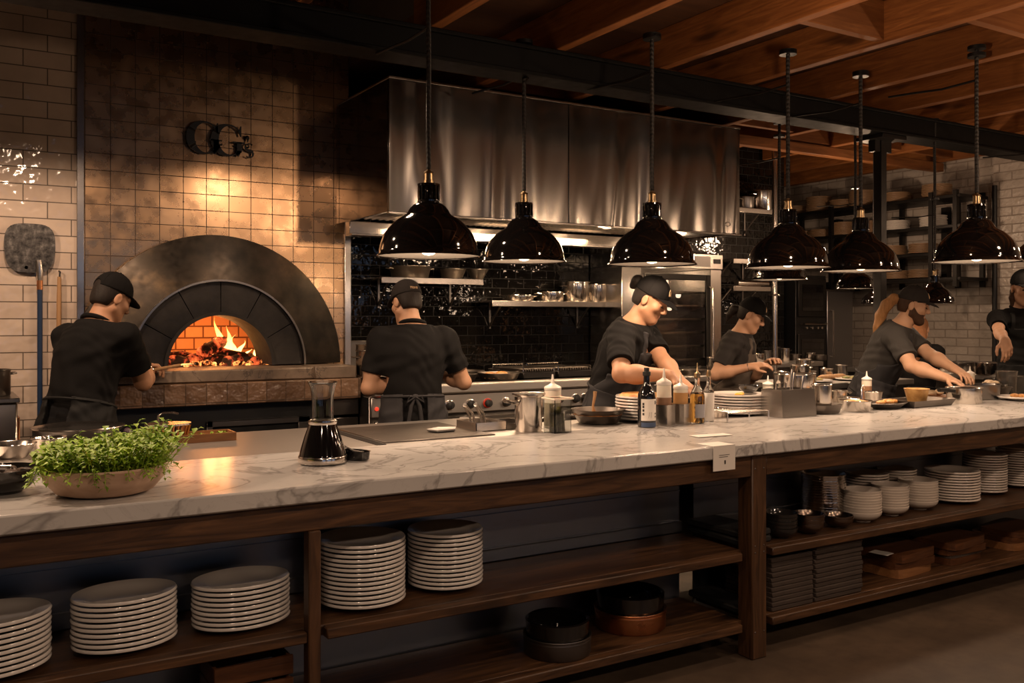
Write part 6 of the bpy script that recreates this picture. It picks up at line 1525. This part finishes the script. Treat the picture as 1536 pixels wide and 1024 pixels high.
    # ---------------- shirt
    def torso(g=0.0):
        f = Field()
        f.cap(P-U*.03*s, Wm, (.152*bw+g)*s, (.150*bw+g)*s, .05, Ft, .80); f.cap(Wm, C, (.150*bw+g)*s, (.170*bw+g)*s, .06, Ft, .78); f.cap(C, N-U*.09*s, (.165*bw+g)*s, (.135*bw+g)*s, .06, Ft, .72)
        f.cap(Sh[-1]-U*.02*s, Sh[1]-U*.02*s, (.066+g)*s, (.066+g)*s, .07); f.cap(N-U*.085*s, N+U*.012*s, (.122+g)*s, (.076+g)*s, .055, Ft, .88)
        return f
    Tf = torso()
    for sd in sides:
        S, E = Sh[sd], El[sd]; Tf.cap(S, S+(E-S)*(sleeve_len+.25), .069*s*bw, .066*s*bw, .045)
    ends = [(Sh[sd]+(El[sd]-Sh[sd])*sleeve_len*1.25, unit(El[sd]-Sh[sd])) for sd in sides]
    nplane = N + U*.016*s
    def sclip(x, y, z):
        r = (x-nplane[0])*U[0]+(y-nplane[1])*U[1]+(z-nplane[2])*U[2]
        r = np.maximum(r, -((x-P[0])*U[0]+(y-P[1])*U[1]+(z-P[2])*U[2]) - .06*s)
        for (q, d), sd in zip(ends, sides):
            dist = (x-q[0])*d[0]+(y-q[1])*d[1]+(z-q[2])*d[2]; near = np.sqrt((x-q[0])**2+(y-q[1])**2+(z-q[2])**2) - .13*s
            r = np.maximum(r, np.minimum(dist, -near))
        return r
    o = link('shirt', field_mesh('shirt', Tf, .005, shirt, sclip, wr, seed), root); o['label'] = 'short-sleeved dark shirt'; shirt_o = o
    if collar:
        b = MB(); vs = []; nk2 = unit(Hc-Uh*.06*hs-N); c0 = N + U*.004*s
        pts = []
        for k in range(28):
            a = 2*PI*k/28; pts.append(c0 + (Rt*math.cos(a)*.070 + Ft*math.sin(a)*.066)*s*bw**.5 + U*(.018-.018*math.sin(a))*s)
        b.tube(pts, .0125*s, 8, closed=True); part('collar', b, shirt, shirt_o)
    b = MB()
    for (q, d), sd in zip(ends, sides):
        if False: pass
    # trousers and shoes
    Pf = Field(); Pf.cap(P-U0*.05*s, P+U*.05*s, .150*s*bw, .148*s*bw, .05, F0, .82)
    for sd in sides:
        hip = P + R0*sd*.085*s - U0*.05*s; foot = U0*.06*s + R0*sd*.11*s - F0*.02; knee = (hip+foot)/2 + F0*.02*s
        Pf.cap(hip, knee, .098*s, .075*s, .05); Pf.cap(knee, foot, .075*s, .062*s, .03)
    link('trousers', field_mesh('trousers', Pf, .008, TR_BLACK, wr=.003, seed=seed), root)
    for sd in sides:
        foot = U0*.0*s + R0*sd*.11*s; Sf = Field(); Sf.cap(foot+U0*.045*s-F0*.06*s, foot+U0*.040*s+F0*.15*s, .046*s, .040*s, .02)
        link('shoe', field_mesh('shoe', Sf, .007, SHOE, lambda x, y, z: -z+.0+0*x), root)
    # aprons
    tf = lambda x, y, z: ((x-P[0])*Rt[0]+(y-P[1])*Rt[1]+(z-P[2])*Rt[2], (x-P[0])*Ft[0]+(y-P[1])*Ft[1]+(z-P[2])*Ft[2], (x-P[0])*U[0]+(y-P[1])*U[1]+(z-P[2])*U[2])
    if bib is not None:
        Af = torso(.010)
        def aclip(x, y, z):
            a, f_, u = tf(x,y,z); a = np.abs(a)/s; f_ = f_/s; u = u/s
            wdt = .105 + np.clip((.30-u)*1.2, 0, .2)
            front = np.maximum(np.maximum(a-wdt, .0-f_ - np.clip((.20-u)*.9,0,.13)), np.maximum(u-.395, -.02-u))
            xs_ = .082-np.clip(u-.36,0,.2)*.08; strap = np.maximum(np.maximum(np.abs(a-xs_)-.014, u-.512), np.maximum(.33-u, -.05-f_))
            return np.minimum(front, strap)*s
        o = link('apron', field_mesh('apron', Af, .005, bib, aclip, wr*.8, seed), root); o['label'] = 'bib apron with shoulder straps'; ap = o
        b = MB(); q = P + U*.33*s + Ft*.0*s
    skm = bib if bib is not None else waist
    if skm is not None:
        Kf = Field(); top_ = P + U*.125*s; Kf.cap(top_, P-U0*.05*s, (.172*bw)*s, (.182*bw)*s, .05, Ft, .86); Kf.cap(P-U0*.05*s, P-U0*.55*s+F0*.03*s, .180*s*bw, .205*s, .06, F0, .80)
        def kclip(x, y, z):
            a, f_, u = tf(x,y,z); hz = (z-P[2])/s; a0 = ((x-P[0])*R0[0]+(y-P[1])*R0[1])/s; f0 = ((x-P[0])*F0[0]+(y-P[1])*F0[1])/s
            back = (-.085 if bib is None else -.04) - f0 + np.abs(a0)*0
            wedge = np.where(f0 < 0, (.070+np.clip(-hz,0,1)*.12 - np.abs(a0)), -1) if bib is None else back
            return np.maximum(np.maximum(u/1-.130*s, wedge*s), (-.50-hz)*s)
        o = link('apron' if bib is None else 'apron_skirt', field_mesh('apron', Kf, .006, skm, kclip, wr, seed+3), root if bib is None else ap)
        if bib is None: o['label'] = 'dark waist apron tied at the back'
        wb = MB(); pts = []; wr1, wr2 = (.171,.146) if bib is None else (.158,.134)
        for k in range(36):
            a = 2*PI*k/36; q = P + U*.117*s + (Rt*math.cos(a)*wr1 + Ft*math.sin(a)*wr2)*s*bw; pts.append(q)
        wb.tube(pts, .008*s, 6, closed=True); part('waistband', wb, skm, o)
        if tie:
            b = MB(); kq = P + U*.112*s - Ft*.150*s*bw; b.ball(kq, .018*s, 12, 1.3, .8, 1)
            for sx, ln in ((-.02,.15),(.02,.19)):
                v0 = kq; v1 = kq + Rt*sx*1.2*s - U0*.05*s - Ft*.012*s; v2 = kq + Rt*sx*2*s - U0*ln*s - Ft*.014*s
                b.tube([v0, v1, v2], [.008*s,.011*s,.012*s], 6)
            for sx in (-1,1): b.tube([kq, kq+Rt*sx*.035*s+U0*.004*s-Ft*.015*s, kq+Rt*sx*.05*s-U0*.03*s-Ft*.01*s, kq-Ft*.01*s], .007*s, 6)
            part('apron_tie', b, skm, o, 'knotted apron strings')
    if watch is not None:
        sd = watch; T, E = Wr[sd], El[sd]; d = unit(T-E); c = T - d*.015; a_ = unit(np.cross(d, U0)); b_ = np.cross(a_, d); b = MB()
        b.tube([c+(a_*math.cos(2*PI*k/20)+b_*math.sin(2*PI*k/20))*.0305*s for k in range(20)], .003, 6, closed=True); part('bracelet', b, M['steel_pot'], root, 'thin bracelet at the wrist')
    return root, dict(N=N+base, Hc=Hc+base, Sh=Sh, El=El, Wr=Wr)
def W(px, y, d): p = at(px, y, d=d); return (p.x, p.y, p.z)
# ================================================================ the people
# cook at the wood oven, seen from behind
p = at(128, 478, Y=5.18); HP = W(222, 556, 5.16)
person('person in black shirt, cap and apron seen from behind, reaching a peel into the oven', (p.x, p.y, 0), 48, 1.76, lean=16, twist=4, head_yaw=14, head_pitch=26, head_roll=0,
       hands=((W(213, 548, 5.30)), HP), elbows=((-1,-.2,-.6),(.55,-.4,-1)), palm=((0,0,-1),(-.6,.2,-.5)), curl=(75,80), shirt=CL_BLACK, skin=0, waist=AP_BLACK, hair=HR_BLACK, capback=True, seed=1, watch=1, build=1.06, tie=False)
h0 = Vector(HP); tip = at(284, 545, Y=5.86)
o = thing('small_peel', 'steel-ended peel held by the cook at the oven mouth', 'peel', (h0.x, h0.y, 0))
d = (tip-h0); b = MB(); b.tube([(d*(-.18)+Vector((0,0,h0.z))), (d*.75+Vector((0,0,h0.z)))], .009, 10); part('handle', b, M['spoon_wood'], o)
q0 = d*.72+Vector((0,0,h0.z)); q1 = d*1.0+Vector((0,0,h0.z)); sidev = d.cross(Vector((0,0,1))).normalized()*.04
b = MB(); b.add([q0-sidev*.3, q0+sidev*.3, q1+sidev, q1-sidev], [(0,1,2,3)]); b.v += [(x,y,z-.004) for x,y,z in b.v]; b.f += [(4,7,6,5),(0,4,5,1),(1,5,6,2),(2,6,7,3),(3,7,4,0)]; part('blade', b, M['steel'], o)

# cook at the range, back to us
p = at(619, 478, Y=4.90)
person('cook, a person in black shirt and apron seen from behind, at the stove', (p.x, p.y, 0), 20, 1.72, lean=6, twist=0, head_yaw=-30, head_pitch=20, head_roll=-4,
       hands=(W(608, 572, 5.52), W(652, 556, 5.68)), elbows=((-.75,-.35,-1.2),(.42,-.05,-.75)), palm=((0.3,0,-1),(-.3,0,-1)), curl=(70,70), shirt=CL_BLACK, skin=1, waist=AP_GREY, hair=HR_BLACK, cap=CAPG, cap_mark='back', tie=True, seed=2, build=1.06)

# cook bending over a plate behind the bottles
p = at(930, 478, Y=4.34)
person('person in black shirt and bib apron, bending over a plate behind the bottle row', (p.x, p.y, 0), 151, 1.78, lean=19, twist=-2, head_yaw=-2, head_pitch=30, head_roll=0,
       hands=(W(1022, 574, 5.1), W(1004, 562, 4.92)), elbows=((-.6,-.2,-1),(.9,-.15,-.9)), palm=((0,0,-1),(0,0,-1)), curl=(40,45), shirt=CL_BLACK, skin=0, bib=AP_GREY, hair=HR_BLACK, cap=CAPM, cap_mark='front', seed=3, collar=False, build=1.1,
       fdir=(None, unit(np.array((.5,-.45,-.55)))), tail=[(0,-.10,.035,.030),(0,-.125,.055,.034),(0,-.135,.02,.022)], sleeve_len=.60)

# cook with folded hands at the second station
p = at(1099, 478, Y=4.92)
person('person with dark ponytail in black cap and grey-brown apron, dressing plates with both hands', (p.x, p.y, 0), 146, 1.66, lean=11, twist=0, head_yaw=-4, head_pitch=27, head_roll=0,
       hands=(W(1150, 546, 6.62), W(1126, 550, 6.42)), elbows=((-.5,-.4,-1),(.45,-.5,-1)), palm=((0,.3,-1),(.2,.5,-1)), curl=(55,50), shirt=CL_CHAR, skin=1, bib=AP_WARM, hair=HR_BLACK, cap=CAPM, cap_mark='front', seed=4, collar=False, build=1.02, watch=1,
       tail=[(0,-.095,-.0,.030),(0,-.135,-.02,.034),(0,-.15,-.075,.024),(0,-.145,-.12,.012)], sleeve_len=.58)

# bearded cook leaning to the right
p = at(1325, 478, Y=4.36)
person('bearded person with a long light brown ponytail, grey t-shirt and apron, reaching over the pans', (p.x, p.y, 0), 153, 1.775, lean=25, twist=0, head_yaw=-6, head_pitch=14, head_roll=0,
       hands=(W(1446, 563, 6.3), W(1420, 567, 6.1)), elbows=((-.6,-.1,-1),(.5,-.35,-1)), palm=((0,0,-1),(0,0,-1)), curl=(38,42), shirt=CL_GREY, skin=2, bib=AP_GREY, hair=HR_BROWN, cap=CAPG, cap_mark='front', seed=5, build=1.06, beard=True, collar=False, sleeve_len=.60)
root5 = [o for o in bpy.data.objects if o.get('category') == 'person' and 'bearded' in o['label']][0]
# long ponytail of the bearded cook (own colour)
def tail_of(root, info, pts, mat, seed, label):
    T_ = Field()
    for (p0, r0), (p1, r1) in zip(pts[:-1], pts[1:]): T_.cap(np.array(p0)-np.array(root.location), np.array(p1)-np.array(root.location), r0, r1, .015)
    o = link('ponytail', field_mesh('ponytail', T_, .005, mat, wr=.003, seed=seed), root); o['label'] = label
hd5 = [c for c in root5.children if c.name.startswith('cap')][0]
cc = Vector((0,0,0))
for v in hd5.data.vertices: cc += v.co
cc = cc/len(hd5.data.vertices) + root5.location
bk = Vector((-math.sin(math.radians(142)), -math.cos(math.radians(142)), 0))
pts = [((cc + bk*.085 + Vector((0,0,-.035))), .028), ((cc + bk*.135 + Vector((0,0,-.02))), .034), ((cc + bk*.185 + Vector((0,0,-.07))), .040), ((cc + bk*.225 + Vector((0,0,-.15))), .036), ((cc + bk*.25 + Vector((0,0,-.23))), .022), ((cc + bk*.265 + Vector((0,0,-.28))), .008)]
tail_of(root5, None, pts, HR_GOLD, 5, 'long light brown ponytail')

# waitress at the right edge, facing us
p = at(1530, 478, d=7.3)
person('person in black shirt and cap standing at the right edge, arm lowered to the counter', (p.x, p.y, 0), 226, 1.86, lean=3, twist=0, head_yaw=-8, head_pitch=10, head_roll=0,
       hands=(None, W(1511, 521, 6.62)), elbows=((-1,0,-1),(.35,-1,-.6)), palm=((1,0,0),(0,0,-1)), curl=(40,55), shirt=CL_BLACK, skin=1, bib=AP_BLACK, hair=HR_BROWN, cap=CAPM, seed=6, build=.84, collar=True,
       fdir=(None, unit(np.array((-.3,-.4,-.85)))), tail=[(.068,-.02,-.02,.020),(.078,.0,-.07,.022),(.080,.01,-.125,.014)], sleeve_len=.55)
# long-haired person behind the bearded cook, seen from behind
p = at(1377, 478, d=7.72)
person('person with long loose auburn hair seen from behind, beyond the bearded cook', (p.x, p.y, 0), 60, 1.52, lean=6, head_yaw=5, head_pitch=14, hands=(W(1370,560,8.05),W(1390,560,8.1)), elbows=((-.3,0,-1),(.3,0,-1)), curl=(50,50), shirt=CL_BLACK, skin=1, waist=AP_BLACK, hair=HR_RED, seed=7, build=.9, headgear=False, collar=False,
       tail=[(0,-.06,.03,.075),(0,-.085,-.06,.080),(0,-.10,-.14,.085),(0,-.105,-.24,.080),(0,-.10,-.32,.05),(0,-.10,-.36,.02)])
